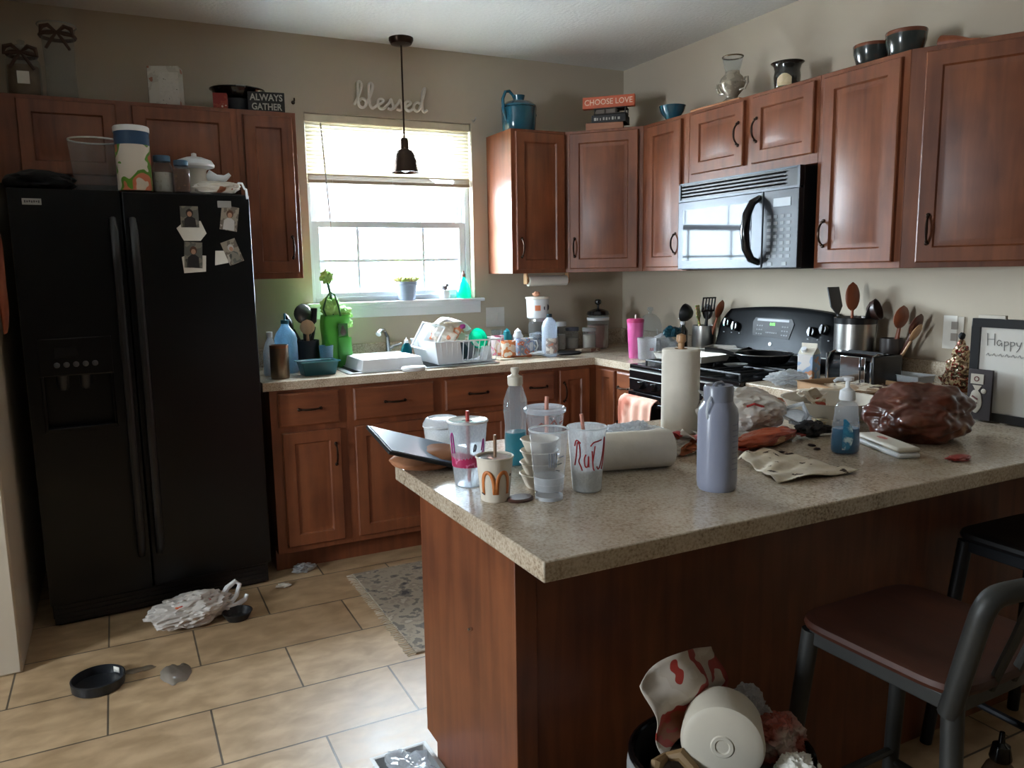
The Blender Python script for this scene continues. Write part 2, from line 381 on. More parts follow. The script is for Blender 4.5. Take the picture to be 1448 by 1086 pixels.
def handle(parent,x,z,y,horiz=False,L=.1):
    mb=MB(); pts=[]; rs=[]
    for i in range(13):
        t=-1+2*i/12; pts.append((0,-.028*(1-abs(t)**2.6)-.001,t*L/2)); rs.append(.0035+.0018*(1-abs(t)))
    mb.tube(pts,rs,n=8)
    for s_ in (-1,1):
        mb.lathe([(0,0),(.008,0),(.008,.003),(.004,.006),(0,.006)],n=10,M=Matrix.Translation((0,0,s_*L/2))@Matrix.Rotation(PI/2,4,'X'))
        mb.lathe([(0,-.007),(.005,-.004),(.006,0),(.005,.004),(0,.007)],n=8,c=(0,-.012,s_*L*.44))
    return obj('handle',mb,BRONZE,parent,(x,y,z),(0,PI/2 if horiz else 0,0))
def door(parent,x0,x1,z0,z1,y,h=None,name='door'):
    """h: (side, 'top'/'bottom') or 'mid' for drawers"""
    if name=='door': d=obj('door',panel(MB(),x0,x1,z0,z1,y),CHERRY,parent)
    else: d=obj('drawer',slab(MB(),x0,x1,z0,z1,y),CHERRY_H,parent)
    if h=='mid': handle(d,(x0+x1)/2,(z0+z1)/2,y-.019,True)
    elif h:
        hx=x0+.028 if h[0]=='l' else x1-.028
        hz=z0+.12 if h[1]=='bottom' else z1-.12
        if h[1]=='center': hz=(z0+z1)/2
        handle(d,hx,hz,y-.019)
    return d
def upper(label,loc,rz,wd,z0,z1,doors,D=.305,poly=None):
    t=thing('wall_cabinet',label,'cabinet',loc,rz)
    obj('body',MB().box(0,wd,-D,0,z0,z1),CHERRY,t,bevel=.0015)
    for d in doors: door(t,*d[:4],-D,d[4])
    return t
T=2.15
RZ=-PI/2
# left of the window; local x = world x - loc.x
upper('short cherry wall cabinet over the fridge with two doors',(-3.345,0,0),0,.965,1.79,T,[(.09,.462,1.83,2.132,None),(.525,.935,1.80,2.132,None)])
upper('tall narrow cherry wall cabinet between the fridge and the window',(-2.38,0,0),0,.27,1.372,T,[(.025,.25,1.40,2.126,('r','bottom'))])
# right of the window
upper('cherry wall cabinet right of the window with its side lit by daylight',(-.957,0,0),0,.345,1.372,T,[(.022,.33,1.392,2.134,('l','bottom'))])
# diagonal corner
t=thing('corner_cabinet','diagonal cherry corner wall cabinet below the orange lettered sign','cabinet',(0,0,0))
obj('body',MB().prism([(0,0),(-.612,0),(-.612,-.305),(-.305,-.612),(0,-.612)],1.372,T),CHERRY,t,bevel=.0015)
d=obj('door',panel(MB(),-.19,.19,1.392,2.134,0),CHERRY,t,(-.4585,-.4585,0),(0,0,-PI/4)); handle(d,-.162,1.51,-.019)
# right wall; local x = -(world y) - start
upper('narrow cherry wall cabinet left of the microwave',(0,-.612,0),RZ,.372,1.372,T,[(.05,.325,1.392,2.13,('r','bottom'))])
upper('short cherry wall cabinet with two doors above the microwave',(0,-.985,0),RZ,.795,1.805,T,[(.037,.385,1.845,2.132,('r','center')),(.44,.778,1.845,2.132,('l','center'))])
upper('tall cherry wall cabinet right of the microwave',(0,-1.781,0),RZ,.395,1.372,T,[(.03,.37,1.396,2.13,('l','bottom'))])
# angled end cabinet
t=thing('wall_cabinet','dark angled cherry end wall cabinet at the right edge of the photo','cabinet',(0,0,0))
obj('body',MB().prism([(0,-2.177),(-.305,-2.177),(0,-2.737)],1.372,T),CHERRY,t,bevel=.0015)
L_=math.hypot(.305,.56); an=math.atan2(-.56,.305)
d=obj('door',panel(MB(),.05,L_-.03,1.392,2.13,0),CHERRY,t,(-.305,-2.177,0),(0,0,an)); handle(d,.085,1.51,-.019)

def basecab(label,loc,rz,wd,items,D=.61,hollow=False):
    t=thing('base_cabinet',label,'cabinet',loc,rz)
    if hollow: obj('body',MB().box(0,.016,-D,-.02,.105,.876).box(wd-.016,wd,-D,-.02,.105,.876).box(.016,wd-.016,-D,-D+.02,.105,.876).box(.016,wd-.016,-.03,-.02,.105,.876).box(.016,wd-.016,-D+.02,-.03,.105,.12).box(0,wd,-D+.075,-.02,0,.105),CHERRY,t)
    else: obj('body',MB().box(0,wd,-D,-.02,.105,.876).box(0,wd,-D+.075,-.02,0,.105),CHERRY,t,bevel=.001)
    for it in items:
        nm,a,b,c,d,h=it; door(t,a,b,c,d,-D,h,nm)
    return t
zd0,zd1=.702,.858
basecab('cherry base cabinet beside the fridge with one drawer over one door',(-2.36,0,0),0,.35,[('drawer',.035,.315,zd0,zd1,'mid'),('door',.045,.315,.135,.675,('r','top'))])
basecab('wide cherry sink base cabinet with two false drawer fronts',(-2.01,0,0),0,.895,[('drawer',.033,.44,zd0,zd1,'mid'),('drawer',.50,.86,zd0,zd1,'mid'),('door',.033,.44,.135,.675,('r','top')),('door',.50,.86,.135,.675,('l','top'))],hollow=True)
basecab('narrow cherry drawer cabinet right of the sink base',(-1.115,0,0),0,.25,[('drawer',.035,.235,zd0,zd1,'mid'),('door',.035,.235,.135,.675,('r','top'))])
t=thing('corner_cabinet','cherry corner base cabinet where the two counters meet','cabinet',(0,0,0))
obj('body',MB().prism([(-.02,-.02),(-.865,-.02),(-.865,-.61),(-.61,-.61),(-.61,-.815),(-.02,-.815)],.105,.876).prism([(-.02,-.02),(-.865,-.02),(-.865,-.535),(-.535,-.535),(-.535,-.815),(-.02,-.815)],0,.105),CHERRY,t,bevel=.001)
d=obj('door',panel(MB(),-.85,-.66,.135,.858,-.61),CHERRY,t); handle(d,-.825,.74,-.629)
d=obj('door',panel(MB(),.655,.805,.135,.858,-.61,fr=.04),CHERRY,t,(0,0,0),(0,0,RZ))
basecab('slim cherry drawer stack between corner cabinet and black range',(0,-.815,0),RZ,.163,[('drawer',.012,.15,zd0,zd1,'mid'),('drawer',.012,.15,.52,.675,'mid'),('drawer',.012,.15,.33,.49,'mid'),('drawer',.012,.15,.135,.30,'mid')])
basecab('cherry base cabinet right of the range hidden behind the peninsula',(0,-1.755,0),RZ,.46,[('drawer',.03,.42,zd0,zd1,'mid'),('door',.03,.42,.135,.675,('l','top'))])
# peninsula body
t=thing('peninsula_cabinet','cherry peninsula base with plain panels facing the stools','cabinet',(0,0,0))
obj('body',MB().box(-2.235,-.02,-2.76,-2.225,.115,.876).box(-2.235,-.02,-2.76,-2.29,0,.115),CHERRY,t)
obj('end_panel',MB().prism([(-2.765,0),(-2.295,0),(-2.295,.115),(-2.222,.115),(-2.222,.876),(-2.765,.876)],-2.25,-2.235,M=Matrix(((0,0,1,0),(1,0,0,0),(0,1,0,0),(0,0,0,1)))),CHERRY,t)
obj('back_panel',MB().box(-2.20,-.02,-2.768,-2.76,0,.876),CHERRY,t)
obj('corner_trim',MB().box(-2.252,-2.2,-2.775,-2.76,0,.876),CHERRY,t,bevel=.002)
obj('knob',MB().lathe([(0,0),(.004,0),(.005,.008),(.003,.012),(0,.013)],n=10),CHROME,t,(-2.25,-2.55,.555),(0,-PI/2,0))

# ================================================================== FRIDGE
FB=mat('black appliance enamel',(8,9,11),.3,var=.1,scale=200,bump=.02,spec=.3)
t=thing('refrigerator','black side by side refrigerator with water dispenser and photo cards','refrigerator',(-3.276,-.748,0),.0697)
FW=.872
obj('body',MB().box(.005,FW-.005,.07,.68,.02,1.73).box(0.02,FW-.02,.05,.6,0,.03),FB,t,bevel=.004)
sm=.378
dl=MB()
dx0,dx1,dz0,dz1=.045,.30,.80,1.165
dl.box(0,dx0,0,.062,.105,1.727).box(dx1,sm-.003,0,.062,.105,1.727).box(dx0,dx1,0,.062,.105,dz0).box(dx0,dx1,0,.062,dz1,1.727).box(dx0,dx1,.055,.062,dz0,dz1)
d1=obj('freezer_door',dl,FB,t)
d2=obj('refrigerator_door',MB().box(sm+.003,FW,0,.062,.105,1.727),FB,t,bevel=.006)
def fh(par,x):
    mb=MB(); pts=[(x,-.004,.25),(x,-.035,.30),(x,-.05,.45),(x,-.055,.9),(x,-.05,1.42),(x,-.035,1.57),(x,-.004,1.62)]
    mb.tube(pts,[.014,.017,.017,.016,.017,.017,.014],n=10,sx=1)
    obj('handle',mb,BLKPL,par)
fh(d1,sm-.035); fh(d2,sm+.035)
obj('grille',MB().box(.01,FW-.01,.035,.06,.01,.095).box(.02,FW-.02,.03,.036,.02,.03).box(.02,FW-.02,.03,.036,.04,.05).box(.02,FW-.02,.03,.036,.06,.07).box(.02,FW-.02,.03,.036,.08,.088),BLKPL,t)
dp=obj('dispenser',MB().box(dx0,dx1,-.004,.05,1.02,dz1).box(dx0,dx0+.012,-.004,.01,dz0,1.02).box(dx1-.012,dx1,-.004,.01,dz0,1.02).box(dx0,dx1,-.004,.05,dz0,dz0+.015),FB,d1,bevel=.003)
GREYP=mat('grey plastic',(120,122,124),.4)
bt=MB()
for i in range(5): bt.lathe([(0,0),(.011,0),(.011,.003),(.008,.005),(0,.005)],n=14,M=Matrix.Translation((.105+i*.033,-.004,1.062))@Matrix.Rotation(PI/2,4,'X'))
obj('button',bt,mat('dim grey button',(70,72,76),.5),dp)
obj('display',MB().box(.10,.18,-.006,-.003,1.09,1.13),BLACKG,dp)
for x in (.12,.20): obj('spout',MB().lathe([(.02,0),(.024,.0),(.02,-.05),(.012,-.06),(0,-.06)],n=14,c=(x,.025,1.02)),mat('smoke grey plastic',(34,35,38),.4),dp)
obj('badge',MB().box(.045,.108,-.003,0,1.667,1.69),mat('silver badge',(168,168,166),.4,.4),d1,bevel=.001)
bl=MB()
for i in range(7): bl.box(.052+i*.0075,.057+i*.0075,-.0042,-.003,1.674+.001*(i%3),1.683-.001*(i%2))
obj('lettering',bl,mat('grey ink',(70,70,72),.6),d1)

# cards stuck on the right door
FR=Matrix.Translation((-3.276,-.748,0))@Matrix.Rotation(.0697,4,'Z')
def on_fridge(x,z,off=-.0015): return FR@Vector((x,off,z))
PH=[(.545+.06,1.635),(.0,0)]
def photo(px_,pz,w,h,rot,bgc,coat,hair,label,off=-.002):
    P=on_fridge(px_,pz,off)
    t=thing('photo_card',label,'photo card',P,0,'photo cards on the fridge door',rot=(0,0,.0697))
    M=Matrix.Rotation(rot,4,'Y')
    obj('print',MB().box(-w/2,w/2,-.0005,.0005,-h/2,h/2,0,M),bgc,t)
    fig=MB()
    fig.prism([(x*1.0,z) for x,z in [(-w*.32,-h*.48),(w*.34,-h*.48),(w*.3,-h*.08),(w*.1,.02*h),(-w*.1,.02*h),(-w*.3,-h*.1)]],0,.0006,M=M@Matrix.Translation((0,-.0008,0))@Matrix.Rotation(PI/2,4,'X'))
    obj('figure',fig,coat,t)
    f2=MB().lathe([(w*.2,0),(w*.2,.0004),(0,.0006)],n=14,sy=1.2,M=M@Matrix.Translation((0,-.001,h*.18))@Matrix.Rotation(PI/2,4,'X'))
    obj('hair',f2,hair,t)
    f3=MB().lathe([(w*.13,0),(w*.13,.0004),(0,.0006)],n=14,sy=1.2,M=M@Matrix.Translation((0,-.0018,h*.13))@Matrix.Rotation(PI/2,4,'X'))
    obj('face',f3,mat('skin print',(176,134,110),.6),t)
PG=blotch('photo grey green',[(96,96,90),(128,124,112),(70,72,66)],18,.4); PBL=mat('photo dark coat',(34,32,34),.5); PHR=mat('photo dark hair',(40,28,22),.5)
PB2=blotch('photo warm',[(150,140,124),(110,100,90),(176,168,156)],25,.4); PCO=mat('photo white top',(190,186,180),.5); PH3=mat('photo brown hair',(84,54,36),.5)
photo(.628,1.632,.07,.085,0,PG,PBL,PHR,'photo card of a dark haired person in a dark top, upper left on fridge',-.004)
photo(.632,1.478,.07,.105,.06,PG,PBL,PH3,'photo card of a person in black vest and white sleeves, lower left on fridge',-.004)
photo(.785,1.628,.07,.10,.16,PB2,PCO,PH3,'tilted photo card of a long haired person, upper right on fridge',-.004)
photo(.788,1.49,.062,.10,-.35,PB2,PG,PCO,'tilted photo card of a group in grey, lower right on fridge',-.004)
mb=MB().prism([(-.055,.02),(-.02,.05),(.04,.05),(.06,.0),(.035,-.03),(-.03,-.03)],0,.001,M=Matrix.Rotation(PI/2,4,'X'))
one('paper_note',mb,PAPER,'cut white paper note between the two left photo cards on the fridge','note',on_fridge(.63,1.566),(0,0,.0697),'white paper notes on the fridge')
mb=MB().prism([(-.045,.03),(-.02,.04),(.05,.035),(.045,-.03),(-.04,-.035)],0,.001,M=Matrix.Rotation(PI/2,4,'X'))
one('paper_note',mb,PAPER,'white paper note behind the lower left photo card on the fridge','note',on_fridge(.632,1.44),(0,0,.0697),'white paper notes on the fridge')
mb=MB().prism([(-.03,.03),(.01,.03),(.02,-.02),(-.035,-.03)],0,.001,M=Matrix.Rotation(PI/2,4,'X'))
one('paper_note',mb,PAPER,'small white paper note left of the lower right photo card','note',on_fridge(.75,1.465),(0,0,.0697),'white paper notes on the fridge')
one('magnet',MB().cbox((0,0,0),(.055,.006,.028)),mat('grey magnet',(150,146,140),.5),'small pale magnet above the right photo cards on the fridge','magnet',on_fridge(.768,1.685,-.006),(0,0,.0697),bevel=.002)

# ================================================================== FRIDGE TOP
FT=1.742
FTB=1.733
t=thing('food_container','empty clear plastic pitcher shaped bin on top of the fridge','container',(-2.975,-.56,FTB))
obj('body',MB().grid(lambda u,v:((.066+.016*v+.007*math.cos(8*PI*u))*math.cos(2*PI*u)*1.1,(.066+.016*v+.007*math.cos(8*PI*u))*math.sin(2*PI*u),.205*v),48,8,wrapu=True).lathe([(0,.001),(.071,.001)],n=24),CLEARG,t)
obj('rim',MB().tube([(.09*1.05*math.cos(a*PI/16),.085*math.sin(a*PI/16),.205) for a in range(32)],.0035,n=6,closed=True),mat('translucent rim',(200,200,196),.3),t)
t=thing('canister','tall round snack canister with white lid and blue green label on the fridge','canister',(-2.840,-.665,FTB))
obj('body',MB().lathe([(0,0),(.062,0),(.064,.004),(.064,.235)],n=36),blotch('canister label',[(222,216,206),(96,150,50),(206,120,90),(214,208,196)],9,.35,2),t)
obj('band',MB().lathe([(.0646,.175),(.0646,.228)],n=36),mat('blue band',(38,72,108),.35),t)
obj('lid',MB().lathe([(.0,.248),(.064,.248),(.067,.244),(.067,.226),(.064,.226)],n=36),WHITE,t)
def jar(name,label,cat,loc,r,h,glass,fill,lid,group=None,lr=.82,fillh=.7,neck=True,lab=None):
    t=thing(name,label,cat,loc,random.random(),group)
    nr=r*lr
    obj('body',MB().lathe([(0,.0),(r*.92,0),(r,.006),(r,h*.68),(nr,h*.82),(nr,h*.86)],n=24),glass,t)
    if fill: obj('contents',MB().lathe([(0,.003),(r*.88,.003),(r*.93,.008),(r*.93,h*fillh*.9),(0,h*fillh*.93)],n=20),fill,t)
    if lid: obj('lid',MB().lathe([(nr*1.08,h*.84),(nr*1.08,h*.985),(nr,h),(0,h)],n=24),lid,t)
    if lab: obj('label_band',MB().lathe([(r*1.005,h*.2),(r*1.005,h*.58)],n=24),lab,t)
    return t
WF=blotch('white grains',[(214,206,196),(196,186,172)],60,.9); BR=blotch('brown grains',[(96,60,40),(132,88,60)],60,.8)
BLID=mat('dull blue lid',(64,96,122),.4)
jar('glass_jar','small glass jar with blue lid and white filling on the fridge','jar',(-2.733,-.62,FTB),.04,.148,CLEARG,WF,BLID,fillh=.6,lr=.78)
jar('glass_jar','small dark glass jar with blue lid beside the white mixer on the fridge','jar',(-2.664,-.655,FTB),.033,.128,CLEARG,BR,BLID,fillh=.8,lr=.8)
# white juicer / food mill
t=thing('food_chopper','white domed kitchen chopper with side spout standing on the fridge','kitchen appliance',(-2.60,-.54,FTB))
obj('base',MB().lathe([(0,0),(.06,0),(.062,.01),(.052,.03),(.046,.10),(.052,.115),(0,.115)],n=28),CREAM,t)
obj('lid',MB().lathe([(.046,.108),(.08,.118),(.082,.126),(.07,.145),(.035,.158),(.012,.160),(.01,.175),(0,.178)],n=32),WHITE,t)
obj('spout',MB().tube([(.05,0,.085),(.085,-.01,.07),(.12,-.015,.075),(.14,-.016,.092)],[.026,.02,.013,.008],n=12),WHITE,t)
t=one('food_bag',MB().blob((0,0,.022),(.095,.035,.028),.2,2.2,3,4,flat=-.8),blotch('pale bag with brown print',[(214,206,192),(206,198,184),(150,92,66)],12,.4,pos=[0,.5,.62]),'flat crumpled pale food bag under the white chopper spout','bag',(-2.53,-.655,FTB+.001))
one('cap',MB().blob((0,0,.035),(.125,.10,.045),.18,1.8,5,4,flat=-.7),mat('black cloth',(16,16,19),.9,bump=.1),'crumpled black cloth cap on the left end of the fridge top','cap',(-3.175,-.58,FTB))
one('charging_cable',MB().tube([(-.06,.02,.006),(-.02,-.012,.012),(.0,.0,.03),(.012,-.01,.028),(.02,-.02,.004),(.022,-.045,-.0),(.022,-.058,-.04)],.0045,n=8),WHITE,'short white cable hanging over the right corner of the fridge top','cable',(-2.44,-.655,FT+.006))
# oven mitt on the side wall
mb=MB().grid(lambda u,v:(0.0+.018*math.sin(PI*min(1,max(0,v)))*math.cos(2*PI*u)+.004*math.sin(9*v),(.05+.03*math.sin(PI*v)**.5)*math.sin(2*PI*u)+.02*math.sin(3*v),-.42*v),20,20,wrapu=True)
one('oven_mitt',mb,blotch('burnt orange cloth',[(150,78,44),(128,60,34),(176,104,70)],10,.9,interp='LINEAR'),'long orange brown oven mitt hanging on the wall left of the fridge','oven mitt',(-3.318,-.84,1.62),solid=.004)

# ================================================================== ON TOP OF THE LEFT WALL CABINETS
RIB=mat('brown ribbon',(72,50,38),.7,bump=.1)
def bow(par,r,z,m=RIB):
    mb=MB()
    mb.tube([(r*math.cos(a*PI/12),r*math.sin(a*PI/12),z) for a in range(24)],.008,n=6,closed=True)
    for s_ in (-1,1):
        mb.tube([(0,-r,z),(s_*.03,-r-.02,z+.02),(s_*.055,-r-.02,z+.012),(s_*.06,-r-.015,z-.012),(s_*.03,-r-.012,z-.01),(0,-r,z)],[.004,.009,.011,.01,.007,.004],n=6)
        mb.tube([(0,-r,z),(s_*.02,-r-.012,z-.03),(s_*.045,-r-.008,z-.07)],[.004,.007,.006],n=6)
    obj('bow',mb,m,par)
t=thing('glass_jar','lidded glass jar with tan filling and brown bow at the far left','jar',(-3.222,-.20,T))
obj('body',MB().lathe([(0,0),(.06,0),(.066,.01),(.066,.15),(.05,.175),(.05,.185)],n=28),CLEARG,t)
obj('contents',MB().lathe([(0,.004),(.058,.004),(.06,.01),(.06,.13),(0,.135)],n=24),blotch('tan filling',[(150,126,94),(120,96,70)],20,.9,interp='LINEAR'),t)
obj('lid',MB().lathe([(.054,.18),(.056,.19),(.03,.215),(.012,.22),(.016,.235),(0,.242)],n=24),CLEARG,t); bow(t,.054,.178)
obj('label_band',MB().box(-.02,.025,-.069,-.0655,.05,.10),PAPER,t)
t=thing('glass_vase','tall empty glass vase tied with a brown bow, left of game box','vase',(-3.082,-.20,T))
obj('body',MB().lathe([(0,.003),(.058,.003),(.062,.01),(.058,.12),(.062,.25),(.07,.30),(.075,.31)],n=32),CLEARG,t); bow(t,.067,.268)
obj('rim',MB().tube([(.075*math.cos(a*PI/14),.075*math.sin(a*PI/14),.31) for a in range(28)],.003,n=6,closed=True),mat('glass rim',(150,150,144),.15),t)
# game box
t=thing('game_box','upright pale boxed game with printed pictures above the fridge','box',(-2.672,-.20,T),-.35)
obj('carton',MB().box(-.06,.075,-.035,.035,0,.178),blotch('box print',[(206,202,192),(190,186,176),(168,112,92),(108,104,98)],16,.5,3,pos=[0,.52,.63,.7]),t,bevel=.001)
obj('side_print',MB().box(-.0615,-.06,-.034,.034,.002,.176),blotch('box print dark',[(120,112,100),(96,90,82),(150,140,128)],30,.5),t)
obj('front_label',MB().box(-.012,.074,-.0365,-.035,.0,.15),blotch('box front text',[(206,202,194),(212,208,200),(70,66,62)],55,.5,3,pos=[0,.45,.66]),t)
one('red_box',MB().cbox((0,0,.034),(.062,.06,.068)),blotch('red carton print',[(140,36,28),(156,60,44),(214,190,176)],22,.5,2,pos=[0,.5,.66]),'small red carton with white mark beside the black pan','box',(-2.44,-.265,T),(0,0,-.2),bevel=.001)
t=thing('block_sign','black wooden block sign with two rows of white capitals, left of the window','sign',(-2.232,-.255,T),-.12)
obj('block',MB().box(-.083,.083,-.02,.02,0,.092),BLACK,t,bevel=.001)
PW=mat('sign white paint',(176,172,164),.7)
text('lettering','ALWAYS',.042,PW,t,(0,-.0205,.066),(PI/2,0,0),sx=.9,bold=.0008)
text('lettering','GATHER',.042,PW,t,(0,-.0205,.024),(PI/2,0,0),sx=.85,bold=.0008)
t=thing('roasting_pan','black oval enamel roasting pan resting on a dark pot above the tall cabinet','pan',(-2.345,-.15,T))
obj('pan',MB().lathe([(0,.068),(.085,.068),(.105,.085),(.12,.112),(.128,.115),(.128,.118),(.118,.117),(.10,.09),(0,.074)],n=36,sx=1.0,sy=.85),BLACKG,t)
obj('handle',MB().tube([(-.02,-.095,.112),(-.02,-.112,.116),(.02,-.112,.116),(.02,-.095,.112)],.004,n=6),STEEL,t)
one('stock_pot',MB().lathe([(0,0),(.075,0),(.082,.01),(.084,.055),(.087,.06),(.087,.064),(0,.064)],n=32),mat('dark grey enamel',(44,50,58),.3),'dark grey pot underneath the black roasting pan','pot',(-2.35,-.15,T))

# ================================================================== ON TOP OF THE RIGHT CABINETS
t=thing('lidded_pot','large teal glazed lidded pot with loop handles on the cabinet right of window','pot',(-.83,-.165,T),.25)
obj('body',MB().lathe([(0,0),(.085,0),(.092,.01),(.096,.06),(.098,.11),(.10,.135),(.094,.14),(0,.14)],n=40),TEAL,t)
obj('lid',MB().lathe([(.098,.141),(.098,.149),(.075,.168),(.042,.176),(.03,.18),(.034,.196),(.036,.206),(0,.21)],n=40),TEAL,t)
obj('handle',MB().tube([(-.092,0,.06),(-.115,0,.12),(-.118,0,.175),(-.098,0,.215),(-.07,0,.222),(-.045,0,.205),(-.038,0,.19)],[.007,.009,.009,.009,.009,.008,.006],n=10),TEAL,t)
obj('handle',MB().tube([(.094,0,.12),(.125,0,.132),(.13,0,.112),(.118,0,.098),(.095,0,.092)],[.006,.007,.007,.007,.005],n=10),TEAL,t)
ax=PI*-.25+PI*.04
def corner(x,y,z): # local frame on the corner cabinet, x to the right along its door, y toward the room corner
    c=Vector((-.40,-.40,T)); u=Vector((1,-1,0)).normalized(); w=Vector((1,1,0)).normalized(); return c+u*x+w*y+Vector((0,0,z))
one('wooden_box',MB().box(-.105,.10,-.06,.06,0,.042),wood('pale box wood',(150,98,72),(176,122,92),axis=0),'flat reddish wooden box, lowest in the stack on the corner cabinet','box',corner(-.01,.02,0),(0,0,-PI/4+.12),bevel=.002)
t=thing('book','black hardcover book lying above the wooden box in the corner stack','book',corner(.01,.03,.043),-PI/4)
obj('cover',MB().box(-.115,.10,-.06,.08,0,.006).box(-.09,.10,-.06,.08,.006,.037).box(-.09,.10,-.06,.08,.037,.043),BLACK,t,bevel=.001)
mb=MB()
for i,w_ in enumerate((.013,.006,.005,.009,.009,.006,.010,.005,.012)): mb.box(-.075+i*.0165,-.075+i*.0165+w_,-.061,-.0600,.013+.001*(i%2),.029-.0015*(i%3))
obj('lettering',mb,PW,t)
t=thing('crate','small dark slatted wire crate, second from top of the corner stack','crate',corner(.02,.03,.088),-PI/4)
mb=MB()
for z in (.002,.032): mb.box(-.09,.09,-.05,.05,z,z+.005)
for x in (-.088,-.03,.03,.083): mb.box(x,x+.006,-.05,-.045,.005,.034).box(x,x+.006,.045,.05,.005,.034)
obj('frame',mb,mat('dark brown metal',(58,50,44),.5,.5),t); obj('lining',MB().box(-.078,.04,-.044,.044,.007,.03),mat('taupe lining',(112,102,92),.8),t)
t=thing('sign','orange wooden sign reading CHOOSE LOVE on top of the corner stack','sign',corner(.005,.02,.129),-PI/4+.02)
obj('board',MB().box(-.142,.148,-.018,.018,0,.062),mat('salmon orange paint',(196,92,58),.6,var=.1),t,(0,0,0),(0,0,0),bevel=.001)
text('lettering','CHOOSE LOVE',.043,mat('pale letters',(232,206,184),.6),t,(.003,-.0185,.031),(PI/2,0,0),sx=.93,bold=.0003)
one('bowl',MB().lathe([(0,0),(.03,0),(.034,.006),(.058,.035),(.066,.062),(.07,.068),(.062,.066),(.05,.035),(0,.01)],n=36),TEAL,'small dark teal bowl on the narrow cabinet left of the microwave','bowl',(-.265,-.80,T))
for i,(y,zz,a,lab) in enumerate([(-1.12,0,.05,'pale wooden board lying under the glass urn above the microwave'),]):
    one('cutting_board',MB().box(-.07,.07,-.16,.16,0,.012),wood('board wood',(176,120,84),(196,142,104),axis=1),lab,'board',(-.225,y-.02,T),(0,0,a),bevel=.003)
GL=blotch('etched flower glass',[(150,140,124),(176,166,148),(150,78,60)],26,.12,2,pos=[0,.5,.68],metal=.3)
t=thing('urn_vase','etched glass urn vase with two scroll handles standing above the microwave','vase',(-.235,-1.20,T+.0125),.1)
obj('body',MB().lathe([(0,0),(.038,0),(.042,.006),(.026,.02),(.03,.03),(.056,.06),(.062,.085),(.052,.11),(.034,.128),(.032,.14)],n=32),GL,t)
obj('neck',MB().lathe([(.032,.14),(.04,.165),(.045,.19),(.047,.205)],n=28),CLEARG,t)
obj('rim',MB().tube([(.047*math.cos(a*PI/12),.047*math.sin(a*PI/12),.205) for a in range(24)],.0035,n=6,closed=True),mat('gold brown rim',(110,90,66),.3,.4),t)
for s_ in (-1,1): obj('handle',MB().tube([(0,s_*.045,.05),(0,s_*.075,.05),(0,s_*.092,.075),(0,s_*.09,.098),(0,s_*.075,.1),(0,s_*.072,.085),(0,s_*.08,.08)],[.005,.006,.006,.005,.004,.004,.003],n=8),GL,t)
DG=mat('dark mottled glaze',(44,42,38),.15,var=.5,scale=9,coat=.5)
t=thing('ceramic_pot','dark flared ceramic pot with a cream painted patch above the microwave','pot',(-.245,-1.545,T))
obj('body',MB().lathe([(0,0),(.048,0),(.052,.006),(.056,.05),(.052,.075),(.058,.098),(.07,.108),(.066,.108),(.05,.085),(.048,.01),(0,.008)],n=36),DG,t)
mb=MB().grid(lambda u,v:((.0565)*math.cos(PI*1.03+1.1*u-.1),.0565*math.sin(PI*1.03+1.1*u-.1),.006+.05*v*(1-.35*abs(2*u-1)**2)),10,6)
obj('painted_patch',mb,blotch('cream patch',[(206,186,146),(214,196,160),(170,60,40)],30,.3,2,pos=[0,.5,.7]),t)
DB=blotch('dark glaze with brown rim',[(40,42,40),(56,60,58),(90,58,44)],12,.2,2,coat=.4,interp='LINEAR')
BRR=mat('brown glazed rim',(112,64,44),.25,coat=.4)
for y,r,h,lab in ((-1.955,.066,.078,'dark glazed stoneware bowl with brown rim, left one above tall cabinet'),(-2.10,.070,.088,'taller dark glazed stoneware bowl with brown rim, right one above tall cabinet')):
    t=thing('stoneware_bowl',lab,'bowl',(-.235,y,T),0,'stoneware bowls above the tall cabinet')
    obj('body',MB().lathe([(0,0),(r*.72,0),(r*.8,.006),(r*.98,h*.6),(r,h*.85),(r*.95,h*.85),(r*.75,.01),(0,.01)],n=36),DB,t)
    obj('rim',MB().lathe([(r,h*.84),(r*1.02,h*.96),(r,h),(r*.95,h*.98),(r*.95,h*.84)],n=36),BRR,t)
one('wooden_scoop',MB().tube([(0,0,.03),(.0,-.05,.026),(0,-.10,.012),(0,-.14,.006)],[.03,.02,.012,.008],n=12),BREDW,'brown wooden scoop lying right of the stoneware bowls','scoop',(-.16,-2.19,T+.0))
# wall word
def blessed():
    # hand-drawn cursive strokes, unit x-height .1
    P=[]
    def L(off,pts): P.append([(off+x,z) for x,z in pts])
    b=[(-.01,.02),(.02,.10),(.045,.20),(.04,.245),(.022,.24),(.018,.18),(.02,.05),(.03,.005),(.055,.0),(.075,.03),(.07,.07),(.045,.085),(.03,.06)]
    L(0,b)
    l=[(.07,.03),(.10,.10),(.125,.2),(.118,.24),(.10,.23),(.098,.15),(.10,.04),(.115,.0),(.135,.01),(.15,.03)]
    L(.0,l)
    def e(o): L(o,[(0,.03),(.03,.05),(.048,.075),(.035,.095),(.014,.085),(.008,.045),(.018,.005),(.045,.0),(.068,.03)])
    def s(o): L(o,[(0,.03),(.025,.07),(.034,.10),(.042,.07),(.05,.03),(.035,-.002),(.01,.008),(.03,.0),(.055,.015),(.068,.03)])
    e(.15); s(.218); s(.282); e(.348)
    L(.414,[(.055,.075),(.03,.09),(.008,.06),(.006,.02),(.025,0),(.045,.02),(.06,.07),(.085,.19),(.092,.24),(.075,.2),(.068,.1),(.07,.02),(.085,0),(.105,.02)])
    return P
mb=MB()
